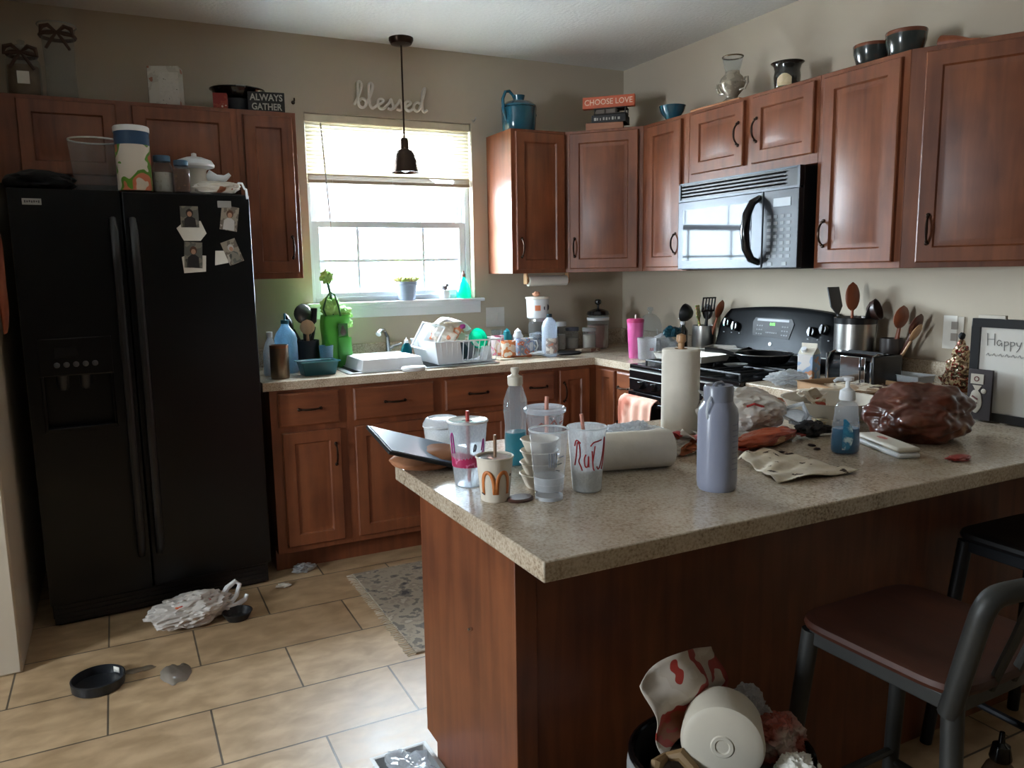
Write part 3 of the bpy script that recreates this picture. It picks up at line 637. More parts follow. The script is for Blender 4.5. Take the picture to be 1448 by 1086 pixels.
def smooth(pts):
    out=[]
    for i in range(len(pts)-1):
        p0=pts[max(i-1,0)];p1=pts[i];p2=pts[i+1];p3=pts[min(i+2,len(pts)-1)]
        for k in range(4):
            t_=k/4
            out.append(tuple(.5*((2*p1[j])+(-p0[j]+p2[j])*t_+(2*p0[j]-5*p1[j]+4*p2[j]-p3[j])*t_**2+(-p0[j]+3*p1[j]-3*p2[j]+p3[j])*t_**3) for j in range(2)))
    return out+[pts[-1]]
for P in blessed(): mb.tube([(x*.78,-.013,z*.52) for x,z in smooth(P)],.0078,n=6)
one('word_sign',mb,mat('whitewashed sign',(222,216,206),.6),'cursive white cut-out word blessed mounted above the window','sign',(-1.725,0,2.262),(0,.0,0))
for x,z in ((-2.05,2.262),(-1.035,2.235)):
    one('curtain_hook',MB().tube([(0,-.001,0),(0,-.02,0),(0,-.03,.006),(0,-.03,.016)],.004,n=7).lathe([(0,0),(.01,0),(.008,.004),(0,.004)],n=10,M=Matrix.Rotation(PI/2,4,'X')),STEEL if x>-1.5 else BRONZE,('pale' if x>-1.5 else 'dark')+' metal curtain hook at the upper '+('right' if x>-1.5 else 'left')+' corner of the window','hook',(x,0,z))
# pendant
t=thing('pendant_lamp','small dark metal pendant lamp hanging in front of the window','lamp',(-1.50,-.125,H))
obj('canopy',MB().lathe([(0,0),(.064,0),(.064,-.012),(.054,-.03),(.012,-.036),(0,-.036)],n=32),BRONZE,t)
obj('rod',MB().tube([(0,0,-.03),(0,0,-.525)],.005,n=8),BRONZE,t)
obj('socket',MB().lathe([(0,-.50),(.018,-.505),(.021,-.52),(.023,-.565),(0,-.565)],n=20),BRONZE,t)
obj('shade',MB().lathe([(.022,-.56),(.042,-.572),(.056,-.598),(.063,-.63),(.066,-.658),(.074,-.682),(.070,-.682),(.062,-.655),(.058,-.628),(.050,-.598),(.038,-.577),(.02,-.565)],n=36),BRONZE,t)
obj('bulb',MB().lathe([(.012,-.575),(.014,-.605),(.028,-.645),(.026,-.672),(0,-.683)],n=20),mat('frosted bulb',(225,225,220),.4),t)
# blind
SL=nt('blind slat')[0]; n_=SL.node_tree.nodes; l_=SL.node_tree.links; n_.remove(n_['Principled BSDF'])
a_=n_.new('ShaderNodeBsdfDiffuse'); a_.inputs[0].default_value=(*s2l((226,220,204)),1); b_=n_.new('ShaderNodeBsdfTranslucent'); b_.inputs[0].default_value=(*s2l((240,234,216)),1)
nz_=n_.new('ShaderNodeTexNoise'); nz_.inputs['Scale'].default_value=8; mr_=n_.new('ShaderNodeMapRange'); mr_.inputs[3].default_value=.26; mr_.inputs[4].default_value=.32; l_.new(nz_.outputs[0],mr_.inputs[0])
m_=n_.new('ShaderNodeMixShader'); l_.new(mr_.outputs[0],m_.inputs[0]); l_.new(a_.outputs[0],m_.inputs[1]); l_.new(b_.outputs[0],m_.inputs[2]); l_.new(m_.outputs[0],n_['Material Output'].inputs[0])
t=thing('window_blind','cream horizontal slat blind pulled half way down the window','blind',(0,0,0))
obj('headrail',MB().box(w0+.006,w1-.006,.012,.042,2.178,2.215),mat('cream rail',(214,204,180),.5),t,bevel=.002)
mb=MB(); zz=2.172
while zz>1.905:
    mb.cbox((-1.525,.028,zz),(.93,.025,.0012),rx=math.radians(56)); zz-=.0195
obj('slats',mb,SL,t)
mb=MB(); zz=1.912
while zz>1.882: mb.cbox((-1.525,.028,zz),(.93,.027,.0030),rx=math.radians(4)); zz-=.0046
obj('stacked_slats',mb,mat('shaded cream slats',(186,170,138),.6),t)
obj('bottom_rail',MB().box(w0+.01,w1-.01,.014,.042,1.866,1.882),mat('tan rail',(170,154,130),.5),t,bevel=.002)
for x in (-1.86,-1.525,-1.19): obj('ladder_cord',MB().tube([(x,.0135,2.18),(x,.0135,1.87)],.0012,n=5),CREAM,t)
obj('wand',MB().tube([(-1.915,-.002,2.17),(-1.885,-.006,1.62)],.0035,n=6),mat('clear grey wand',(150,146,140),.3),t)
# under-cabinet towel roll
t=thing('paper_towel_roll','white paper towel roll mounted under the cabinet right of window','paper towel',(-.66,-.16,1.326))
MX=Matrix.Rotation(PI/2,4,'Y')
obj('roll',MB().lathe([(.012,-.12),(.03,-.12),(.03,.135),(.012,.135)],n=28,M=MX),PAPER,t)
for x in (-.135,.145): obj('bracket',MB().box(x-.006,x+.006,-.02,.02,-.018,.046),PALEW,t,bevel=.004)
obj('dowel',MB().tube([(-.135,0,0),(.145,0,0)],.009,n=10),PALEW,t)
one('switch_plate',MB().box(-.06,.06,-.006,0,0,.115).box(-.032,-.012,-.010,-.006,.035,.08).box(.012,.032,-.010,-.006,.035,.08),mat('taupe plate',(206,202,196),.4),'double outlet plate on the back wall behind the teal dishes','outlet',(-.92,0,1.06),bevel=.001)
# sill things
t=thing('potted_plant','grey pot with two small yellow green succulents on the window sill','potted plant',(-1.469,.004,wz0))
obj('pot',MB().lathe([(0,0),(.043,0),(.046,.004),(.058,.085),(.064,.088),(.064,.104),(.058,.104),(.056,.09),(0,.088)],n=36),mat('blue grey pot',(132,140,156),.6),t)
obj('soil',MB().lathe([(0,.092),(.056,.09)],n=20),mat('soil',(70,54,42),.95),t)
LEAF=blotch('succulent leaf',[(140,180,70),(196,206,120),(214,196,130)],30,.6,interp='LINEAR')
def rosette(c,R,n,zr,seed=0):
    rd=random.Random(seed); mb=MB()
    for i in range(n):
        a=i*2.4; tt=.25+.75*i/n; L=R*(.5+.5*tt); el=(1-tt)*1.1+.25
        d=Vector((math.cos(a)*math.cos(el),math.sin(a)*math.cos(el),math.sin(el)))
        mb.tube([Vector(c),Vector(c)+d*L*.5,Vector(c)+d*L*.85,Vector(c)+d*L],[.004,.010,.008,.002],n=6)
    return mb
for c,sd in (((-.031,-.01,.103),1),((.031,-.014,.103),2)): obj('succulent',rosette(c,.052,18,.03,sd),LEAF,t)
t=thing('figurine','small white jar figurine with dark animal on top, on the sill','figurine',(-1.238,.004,wz0))
obj('base',MB().lathe([(0,0),(.028,0),(.03,.01),(.032,.03),(.028,.05),(0,.052)],n=24),WHITE,t)
obj('animal',MB().blob((0,0,.064),(.018,.014,.015),.1,1,1,3).blob((.016,0,.078),(.009,.007,.01),.1,1,2,3).tube([(-.012,0,.07),(-.022,0,.085)],.003,n=6),mat('dark figurine',(88,80,82),.5),t)
t=thing('soap_bottle','aqua to green glass soap bottle on the right end of the sill','bottle',(-1.118,.004,wz0))
obj('body',MB().lathe([(0,0),(.04,0),(.044,.008),(.043,.04),(.034,.075),(.018,.10),(.012,.115),(.012,.125),(0,.125)],n=28),film('aqua plastic',(40,214,180),.35,.1),t)
obj('cap',MB().lathe([(.013,.122),(.013,.14),(.006,.146),(.006,.156),(0,.158)],n=16),mat('brown pump',(120,84,74),.5),t)

# ================================================================== MICROWAVE
t=thing('microwave','over-the-range microwave with grey glass door reflecting the window','microwave',(0,-.985,1.375),RZ)
MG=mat('grey microwave face',(74,78,84),.4,.35,var=.02)
def dark_glass(name,base,mixf,rough=.03):
    m,n,l,b=nt(name); b.inputs['Base Color'].default_value=(*s2l(base),1); b.inputs['Roughness'].default_value=.5; b.inputs['Specular IOR Level'].default_value=.06
    nz=n.new('ShaderNodeTexNoise'); nz.inputs['Scale'].default_value=6
    mr=n.new('ShaderNodeMapRange'); mr.inputs[3].default_value=rough; mr.inputs[4].default_value=rough+.03; l.new(nz.outputs[0],mr.inputs[0])
    g=n.new('ShaderNodeBsdfGlossy'); g.inputs[0].default_value=(.92,.96,1,1); l.new(mr.outputs[0],g.inputs['Roughness'])
    mx=n.new('ShaderNodeMixShader'); mx.inputs[0].default_value=mixf
    l.new(b.outputs[0],mx.inputs[1]); l.new(g.outputs[0],mx.inputs[2]); l.new(mx.outputs[0],n['Material Output'].inputs[0])
    return m
DGL=dark_glass('tinted door glass',(30,32,36),.016)
WM=.762
obj('housing',MB().box(0,WM,-.34,-.005,0,.425),BLKPL,t,bevel=.003)
obj('vent_grille',MB().box(0,WM,-.36,-.34,.345,.425),BLKPL,t)
mb=MB()
for i in range(4): mb.cbox((WM/2-.03,-.362,.357+i*.016),(WM-.1,.012,.004),rx=-.5)
obj('vent_slats',mb,BLACKG,t)
obj('vent_trim',MB().box(0,WM,-.366,-.36,.335,.345).box(0,.012,-.366,-.36,.345,.425).box(WM-.012,WM,-.366,-.36,.345,.425).box(0,WM,-.366,-.36,.418,.425),MG,t)
dr=obj('door',MB().box(0,.565,-.368,-.34,.004,.335),MG,t,bevel=.004)
obj('window',MB().box(.04,.50,-.3695,-.3675,.045,.295),DGL,dr)
pts=[(.545,-.366,.03),(.535,-.40,.045),(.53,-.425,.09),(.53,-.435,.165),(.53,-.425,.24),(.535,-.40,.29),(.545,-.366,.31)]
obj('handle',MB().tube(pts,[.014,.017,.019,.02,.019,.017,.014],n=12),BLACKG,dr)
cp=obj('control_panel',MB().box(.568,WM,-.366,-.34,.004,.335),mat('charcoal panel',(40,43,48),.4,.2),t,bevel=.003)
obj('display',MB().box(.625,.72,-.368,-.365,.265,.30),mat('lcd grey',(150,156,160),.3),cp)
mb=MB()
for r in range(7):
    for c in range(4): mb.box(.592+c*.036,.614+c*.036,-.3672,-.3655,.048+r*.028,.062+r*.028)
obj('buttons',mb,mat('button print',(128,132,136),.5),cp)
obj('feature_button',MB().box(.60,.625,-.368,-.366,.015,.03).box(.68,.705,-.368,-.366,.015,.03),mat('button print',(128,132,136),.5),cp)

# ================================================================== RANGE
t=thing('kitchen_range','black gas kitchen range with curved control backguard','stove',(0,-.984,0),RZ)
RW=.762
obj('body',MB().box(0,RW,-.635,-.03,.04,.895),BLKPL,t,bevel=.002)
obj('cooktop',MB().box(0,RW,-.66,-.09,.895,.918),BLACKG,t,bevel=.006)
obj('front_panel',MB().box(.0,RW,-.66,-.635,.79,.893),BLACKG,t,bevel=.003)
WL=mat('pale trim line',(196,196,192),.3,.3)
obj('trim_strip',MB().box(.001,RW-.001,-.663,-.655,.888,.894).box(.001,RW-.001,-.6625,-.655,.846,.85).box(.001,RW-.001,-.6625,-.655,.768,.773),WL,t)
od=obj('oven_door',MB().box(.002,RW-.002,-.668,-.635,.20,.785),BLACKG,t,bevel=.004)
obj('door_window',MB().box(.13,RW-.13,-.6695,-.667,.34,.64),DGL,od)
obj('handle',MB().tube([(.03,-.668,.745),(.035,-.70,.75),(.08,-.71,.75),(RW-.08,-.71,.75),(RW-.035,-.70,.75),(RW-.03,-.668,.745)],.011,n=10),BLACKG,od)
obj('storage_drawer',MB().box(.002,RW-.002,-.665,-.635,.05,.19),BLACKG,t,bevel=.004)
for x in (.10,.20,.56,.66):
    obj('knob',MB().lathe([(0,0),(.02,0),(.018,.02),(.016,.024),(0,.024)],n=18,M=Matrix.Translation((x,-.66,.82))@Matrix.Rotation(PI/2,4,'X')),BLACKG,t)
# backguard: arched top
def bgz(x): u=(x-RW/2)/(RW/2); return 1.19-.028*u*u-.05*max(0,abs(u)-.86)/.14
xs=[RW*i/24 for i in range(25)]
vs=[];fs=[]
for x in xs: z=bgz(x); vs+=[(x,-.115,.96),(x,-.105,.985),(x,-.075,z-.02),(x,-.062,z),(x,-.02,z),(x,-.02,.918),(x,-.10,.918)]
for i in range(24):
    for k in range(7): a=i*7+k; b=i*7+(k+1)%7; fs.append((a,b,b+7,a+7))
fs+=[tuple(range(6,-1,-1)),tuple(24*7+k for k in range(7))]
bgd=obj('backguard',MB().add(vs,fs),dark_glass('black enamel backguard',(9,10,12),.006,.2),t,smooth=50)
obj('chrome_line',MB().box(.02,RW-.02,-.118,-.112,.972,.976),WL,bgd)
TL=math.atan2(.03,.185)
def bgp(x,z): # point on the sloping face
    return (x,-.105+.03*(z-.985)/(1.165-.985)-.0012,z)
cpn=obj('control_panel',MB().prism([(-.12,-.038),(.11,-.045),(.13,.03),(.115,.052),(-.115,.052),(-.13,.03)],0,.002),mat('panel grey',(20,21,24),.4,spec=.2),bgd,bgp(.375,1.085),(PI/2-TL,0,0))
obj('top_bar',MB().box(-.10,.10,.036,.047,.002,.004),mat('bar grey',(92,94,98),.35),cpn)
GD=nt('green digits')[0]; q=GD.node_tree.nodes['Principled BSDF']; q.inputs['Base Color'].default_value=(.05,.3,.05,1); q.inputs['Emission Color'].default_value=(.25,1,.15,1); q.inputs['Emission Strength'].default_value=.8
text('clock','8:05',.02,GD,cpn,(0,.022,.003),(0,0,0),bold=.0004)
mb=MB()
for r in range(3):
    for x in (-.10,-.085,-.07,.06,.075,.09): mb.box(x,x+.009,-.03+r*.02,-.024+r*.02,.002,.003)
for i in range(6): mb.box(-.04+i*.013,-.031+i*.013,-.022,-.016,.002,.003)
obj('buttons',mb,mat('panel print',(120,122,124),.5),cpn)
obj('logo',MB().lathe([(0,0),(.009,0),(.009,.002),(0,.0025)],n=18),WL,bgd,bgp(.375,1.012),(PI/2-TL,0,0))
for x,z in ((.075,1.10),(.135,1.085),(.62,1.085),(.685,1.10)):
    obj('knob',MB().lathe([(0,0),(.024,0),(.022,.018),(.019,.022),(0,.022)],n=20).box(-.004,.004,-.02,.02,.02,.03),BLACKG,bgd,bgp(x,z),(PI/2-TL,0,0))
mb=MB()
for x in (.05,.105,.16,.595,.65,.71): mb.cbox(bgp(x,1.052),(.009,.002,.005),rx=-TL)
obj('knob_print',mb,mat('panel print',(120,122,124),.5),bgd)
# grates
for gx in (.19,.57):
    for gy in (-.24,-.50):
        mb=MB()
        mb.tube([(gx-.13,gy-.1,.936),(gx+.13,gy-.1,.936),(gx+.13,gy+.1,.936),(gx-.13,gy+.1,.936)],.006,n=6,closed=True)
        for dx in (-.065,0,.065): mb.tube([(gx+dx,gy-.1,.936),(gx+dx,gy+.1,.936)],.005,n=6)
        for a in (-.13,.13):
            for b in (-.1,.1): mb.tube([(gx+a,gy+b,.936),(gx+a,gy+b,.918)],.006,n=6)
        g=obj('burner_grate',mb,BLACK,t)
        obj('burner',MB().lathe([(0,.918),(.045,.918),(.045,.926),(.03,.930),(0,.930)],n=24,c=(gx,gy,0)),BLACK,g)
# towel on the oven handle
mb=MB()
def tw(u,v):
    y=-.033*math.sin(PI*min(1,v/.12)) if v<.12 else 0
    s_=.011*math.sin(u*22)*(.3+v)
    if v<.1: a=PI*(v/.1); return (-.02*math.cos(a)*-1-.0,.0-u*.26+.0,.018*math.sin(a))
    return (-.02-.006+s_*.8-.006*v,-u*(.26-.02*v)+.01*math.sin(5*v),-.35*(v-.1))
mb.grid(tw,46,24)
one('dish_towel',mb,blotch('pink towel',[(226,160,134),(236,190,170),(196,120,98)],7,.9,interp='LINEAR',bump=.1),'pink dish towel draped over the oven door handle','towel',(-.71,-1.01,.757),solid=.004)
GT=.948
# pans on the stove (world coordinates)
t=thing('serving_dish','square white serving plate on the rear left burner','dish',(-.20,-1.16,GT),RZ+.5)
obj('plate',MB().add([(-.07,-.07,0),(.07,-.07,0),(.07,.07,0),(-.07,.07,0),(-.105,-.105,.04),(.105,-.105,.04),(.105,.105,.04),(-.105,.105,.04),(-.098,-.098,.04),(.098,-.098,.04),(.098,.098,.04),(-.098,.098,.04),(-.066,-.066,.008),(.066,-.066,.008),(.066,.066,.008),(-.066,.066,.008)],
 [(3,2,1,0)]+[(i,(i+1)%4,4+(i+1)%4,4+i) for i in range(4)]+[(4+i,4+(i+1)%4,8+(i+1)%4,8+i) for i in range(4)]+[(8+i,8+(i+1)%4,12+(i+1)%4,12+i) for i in range(4)]+[(12,13,14,15)]),mat('off white ceramic',(186,182,174),.25),t,bevel=.004)
t=thing('baking_tray','rectangular white rimmed tray on the front left burner','tray',(-.47,-1.22,GT),.12)
def traymesh(a,b,h,w=.006,fl=.012): 
    R=[(a-fl,b-fl,0),(a,b,h),(a+.008,b+.008,h),(a-w,b-w,h-.001),(a-fl-w,b-fl-w,.004)]
    vs=[];fs=[(3,2,1,0)]
    for x,y,z in R: vs+=[(-x,-y,z),(x,-y,z),(x,y,z),(-x,y,z)]
    for k in range(len(R)-1):
        for i in range(4): fs.append((k*4+i,k*4+(i+1)%4,k*4+4+(i+1)%4,k*4+4+i))
    k=(len(R)-1)*4; fs.append((k,k+1,k+2,k+3))
    return MB().add(vs,fs)
obj('tray',traymesh(.10,.155,.032),mat('white enamel tray',(214,208,196),.3),t,bevel=.002)
t=thing('skillet','black nonstick skillet on the rear right burner','skillet',(-.285,-1.50,GT))
obj('pan',MB().lathe([(0,0),(.095,0),(.105,.008),(.128,.042),(.131,.044),(.124,.043),(.10,.010),(0,.006)],n=40),mat('nonstick black',(24,24,26),.25,.4),t)
obj('rim',MB().tube([(.129*math.cos(a*PI/20),.129*math.sin(a*PI/20),.0435) for a in range(40)],.0022,n=6,closed=True),STEEL,t)
obj('handle',MB().tube([(-.085,.09,.035),(-.12,.14,.05),(-.17,.20,.055)],[.008,.010,.011],n=10),BLKPL,t)
one('spoon_rest',MB().lathe([(0,.004),(.03,.004),(.045,.014),(.043,.014),(.03,.006)],n=24,sx=1.3),mat('grey ceramic',(130,130,128),.3),'small grey spoon rest on the front right burner','spoon rest',(-.50,-1.55,GT))
one('foil_scrap',MB().blob((0,0,.008),(.045,.025,.010),.6,3,5,3),mat('foil',(190,190,188),.3,.9),'crumpled foil scrap on the front edge of the black stove top','foil',(-.60,-1.36,.922))

# ================================================================== SINK
t=thing('kitchen_sink','double bowl steel sink set into the counter under the window','sink',(0,0,CT))
SS=mat('sink steel',(170,172,174),.3,.9,var=.05,scale=40)
mb=MB()
def basin(x0,x1,y0,y1,d):
    mb.box(x0,x1,y0,y1,-d,-d+.004).box(x0,x0+.004,y0,y1,-d,.001).box(x1-.004,x1,y0,y1,-d,.001).box(x0,x1,y0,y0+.004,-d,.001).box(x0,x1,y1-.004,y1,-d,.001)
basin(sx0+.01,-1.59,sy0+.01,sy1-.01,.17); basin(-1.57,sx1-.01,sy0+.01,sy1-.01,.17)
obj('basin',mb,SS,t)
obj('rim',MB().box(sx0-.02,sx1+.02,sy0-.02,sy0+.012,.0005,.005).box(sx0-.02,sx1+.02,sy1-.012,sy1+.045,.0005,.005).box(sx0-.02,sx0+.012,sy0,sy1,.0005,.005).box(sx1-.012,sx1+.02,sy0,sy1,.0005,.005).box(-1.595,-1.565,sy0,sy1,-.01,.005),SS,t,bevel=.001)
t=thing('faucet','chrome kitchen faucet leaning between the white bin and the dish rack','faucet',(-1.62,-.085,CT+.005))
obj('spout',MB().tube([(0,0,0),(0,0,.06),(-.01,-.02,.13),(-.04,-.06,.165),(-.075,-.10,.165),(-.09,-.12,.15)],[.017,.015,.012,.011,.012,.015],n=12),CHROME,t)
obj('handle',MB().tube([(.0,0,.05),(.03,-.01,.075),(.07,-.03,.085)],[.012,.008,.007],n=10),CHROME,t)
obj('base',MB().lathe([(0,0),(.026,0),(.024,.012),(.017,.02),(0,.02)],n=20),CHROME,t)

# ================================================================== BACK COUNTER, LEFT TO RIGHT
t=thing('metal_tumbler','brown bronze cylinder tumbler with copper rim at the fridge end','tumbler',(-2.285,-.50,CT))
obj('body',MB().lathe([(0,0),(.040,0),(.043,.006),(.043,.15),(.039,.15),(.036,.01),(0,.01)],n=32),mat('bronze metal',(120,104,88),.3,.85,var=.2,scale=6),t)
obj('rim',MB().lathe([(.0435,.142),(.0435,.156),(.039,.156),(.039,.142)],n=32),mat('copper rim',(140,100,74),.3,.8),t)
t=thing('water_jug','translucent pale blue gallon jug with teal cap behind the bronze tumbler','jug',(-2.215,-.31,CT))
JB=film('pale blue plastic',(176,214,236),.35,.3)
obj('body',MB().lathe([(0,0),(.05,0),(.055,.01),(.055,.13),(.053,.15),(.055,.165),(.045,.195),(.022,.225),(.018,.235),(.018,.245)],n=28),JB,t)
obj('cap',MB().lathe([(.02,.24),(.02,.258),(.005,.26),(.004,.29),(0,.29)],n=18),mat('teal cap',(30,96,112),.4),t)
t=thing('spray_bottle','white plastic bottle half hidden by the fridge edge on counter','bottle',(-2.30,-.36,CT))
obj('body',MB().lathe([(0,0),(.033,0),(.036,.008),(.035,.11),(.022,.155),(.013,.175),(.013,.185),(0,.185)],n=24),FROST,t)
obj('cap',MB().lathe([(.014,.182),(.015,.208),(0,.21)],n=16),WHITE,t)
def crock(name,label,loc,r,h,m,cat='crock',rim=None):
    t=thing(name,label,cat,loc)
    obj('body',MB().lathe([(0,0),(r*.93,0),(r,.008),(r,h),(r*.93,h),(r*.9,.01),(0,.01)],n=32),m,t)
    if rim: obj('rim',MB().lathe([(r*1.01,h*.9),(r*1.03,h*1.0),(r*.97,h*1.01),(r*.96,h*.9)],n=32),rim,t)
    return t
def utensil(kind,label,base,az,tilt,L,m,hm=None,group=None,name=None,s=1):
    """base=point inside the crock; leans tilt from vertical toward az"""
    d=Vector((math.sin(tilt)*math.cos(az),math.sin(tilt)*math.sin(az),math.cos(tilt)))
    q=d.to_track_quat('Z','Y').to_euler()
    t=thing(name or {'spoon':'serving_spoon','spat':'spatula','ladle':'ladle','whisk':'whisk','slot':'slotted_turner'}[kind],label,'utensil',base,group=group,rot=q)
    obj('handle',MB().tube([(0,0,0),(0,0,L*.4),(0,0,L*.68)],[.006*s,.0075*s,.005*s],n=8),hm or m,t)
    if kind=='spoon': mb=MB().grid(lambda u,v:(.031*s*math.cos(2*PI*u)*math.sin(PI*min(.999,max(.001,v)))**.5,.008*math.cos(PI*v)*0+.010*s*math.sin(2*PI*u)*math.sin(PI*v),L*.66+L*.34*v),16,10,wrapu=True)
    elif kind=='spat': mb=MB().box(-.032*s,.032*s,-.003,.003,L*.76,L).prism([(-.006,0),(.006,0),(.032*s,L*.1),(-.032*s,L*.1)],-.003,.003,M=Matrix.Translation((0,0,L*.66))@Matrix.Rotation(PI/2,4,'X'))
    elif kind=='ladle': mb=MB().lathe([(0,0),(.02*s,.004),(.036*s,.02*s),(.042*s,.04*s),(.039*s,.04*s),(.03*s,.02*s),(0,.008)],n=20,M=Matrix.Translation((0,-.03*s,L*.82))@Matrix.Rotation(1.2,4,'X'))
    elif kind=='slot':
        mb=MB()
        for i in range(5): mb.box(-.034*s+i*.0155*s,-.028*s+i*.0155*s,-.002,.002,L*.76,L)
        mb.box(-.034*s,.034*s,-.002,.002,L*.74,L*.77).box(-.034*s,.034*s,-.002,.002,L*.975,L)
        mb.tube([(0,0,L*.66),(0,0,L*.75)],.005,n=6)
    obj('head',mb,m,t,bevel=.001 if kind=='spat' else 0)
    return t
NY=mat('black nylon',(24,24,26),.35); NG=mat('dark grey nylon',(58,58,60),.4)
crock('utensil_crock','black utensil crock at the left end of the window counter',(-2.085,-.20,CT),.058,.145,mat('blue black ceramic',(30,34,40),.3))
B=Vector((-2.085,-.20,CT+.02)); G='utensils in the black crock'
utensil('spoon','black serving spoon leaning left in the black crock beside the jug',B+Vector((.01,0,0)),PI*.95,.40,.29,NY,group=G,s=1.7)
utensil('spoon','black upright spoon, tallest one in the black crock',B+Vector((0,.01,0)),PI*.6,.10,.31,NY,group=G,s=1.7)
utensil('ladle','black ladle leaning right in the black crock toward green bag',B+Vector((-.01,0,0)),0,.26,.29,NY,group=G,s=1.2)
utensil('spoon','wooden spoon standing in front in the black crock',B+Vector((0,-.005,0)),-PI*.55,.16,.235,PALEW,group=G,s=1.2)
utensil('spat','dark grey spatula behind the others in the black crock',B+Vector((0,.015,0)),PI*.25,.22,.29,NG,group=G)
t=thing('storage_container','rectangular teal plastic food container near the counter front edge','container',(-2.10,-.46,CT),.06)
def tub(a,b,h,fl,w=.003): return traymesh(a,b,h,w,fl)
obj('body',tub(.088,.055,.066,.014),mat('teal plastic',(24,92,104),.35,var=.1),t,bevel=.003)
obj('rim',MB().tube([(-.094,-.06,.066),(.094,-.06,.066),(.094,.06,.066),(-.094,.06,.066)],.004,n=6,closed=True),mat('pale teal rim',(70,140,150),.35),t)
one('cup',MB().lathe([(0,0),(.028,0),(.036,.12),(.033,.12),(.026,.004),(0,.004)],n=24),JB,'pale bluish plastic cup between the black crock and the green bag','cup',(-2.012,-.285,CT))
# green gift bag
GRN=blotch('green bag plastic',[(58,140,44),(86,176,58),(48,120,40)],6,.35,2,interp='LINEAR'); GRN2=mat('dark green',(38,92,34),.4); LGR=blotch('light green tissue',[(150,206,96),(176,222,130),(130,196,90)],10,.6,interp='LINEAR')
t=thing('gift_bag','bright green gift bag with loop handle, tissue and a picture panel','bag',(-1.945,-.215,CT),.1)
def bagf(u,v):
    a=2*PI*u; sq=lambda q:math.copysign(abs(q)**.45,q)
    w=.075-.012*v+.006*math.sin(3*v*PI+a*2); d=.05-.012*v
    return (w*sq(math.cos(a))+.004*math.sin(9*v+4*a),d*sq(math.sin(a))+.003*math.sin(11*v),.27*v)
obj('body',MB().grid(bagf,40,16,wrapu=True).box(-.066,.066,-.042,.042,0,.002),GRN,t,solid=.002)
obj('picture_panel',MB().box(-.002,.048,-.0555,-.052,.16,.225),GRN2,t)
obj('picture',MB().blob((.024,-.056,.182),(.015,.001,.018),.2,2,1,3).blob((.022,-.056,.203),(.008,.001,.012),.2,2,2,3),mat('dark brown print',(62,42,32),.6),t)
obj('front_pocket',MB().grid(lambda u,v:(-.006+.074*u,-.052-.012*math.sin(PI*v)**.5*math.sin(PI*u)**.4,.004+.15*v),12,10),mat('mid green',(74,158,62),.35),t)
obj('handle',MB().tube([(-.058,-.045,.265),(-.07,-.04,.30),(-.05,-.03,.355),(-.02,-.02,.385),(.0,-.02,.37),(.015,-.03,.31),(.018,-.045,.262)],.005,n=8),GRN2,t)
obj('tissue',MB().blob((-.02,0,.305),(.05,.035,.055),.35,2,3,4).blob((.045,0,.275),(.05,.035,.035),.3,2.2,5,4).blob((.045,.0,.22),(.048,.03,.03),.3,2.5,8,4),LGR,t)
obj('stem',MB().tube([(-.012,-.01,.33),(-.02,-.005,.39),(-.028,0,.44)],.0065,n=6),GRN2,t)
obj('flower',MB().blob((-.032,0,.462),(.03,.024,.034),.45,2.2,4,4),mat('pale green bloom',(168,214,110),.7,var=.2,scale=30),t)
# upturned white bin over the left basin
t=thing('plastic_bin','upturned white plastic bin lying over the left sink basin','bin',(-1.75,-.375,CT+.0055),.03)
MTR=Matrix.Translation((0,0,.056))@Matrix.Rotation(PI,4,'X')
bb=traymesh(.163,.165,.056,.005,.012); bb.v=[tuple(MTR@Vector(v)) for v in bb.v]
obj('body',bb,WHITE,t,bevel=.008)
obj('lip',MB().tube([(-.168,-.163,.004),(.168,-.163,.004),(.168,.163,.004),(-.168,.163,.004)],.004,n=6,closed=True),WHITE,t)
obj('emblem',MB().blob((.01,-.02,.056),(.022,.014,.0012),.3,2,3,3),mat('grey emblem',(120,122,126),.5),t)
t=one('soap_dish',MB().lathe([(0,0),(.045,0),(.05,.012),(.044,.02),(0,.022)],n=24,sx=1.3),WHITE,'small white oval soap dish in front of the upturned bin','soap dish',(-1.66,-.592,CT+.001))
t=thing('dish_soap_bottle','teal bottle standing between the faucet and the dish rack','bottle',(-1.59,-.30,CT+.006))
obj('body',MB().lathe([(0,0),(.028,0),(.03,.01),(.03,.07),(.02,.095),(.01,.105),(0,.105)],n=20),film('teal liquid plastic',(30,110,120),.3,.15),t)
obj('cap',MB().lathe([(.011,.1),(.011,.118),(.004,.122),(0,.135)],n=14),WHITE,t)
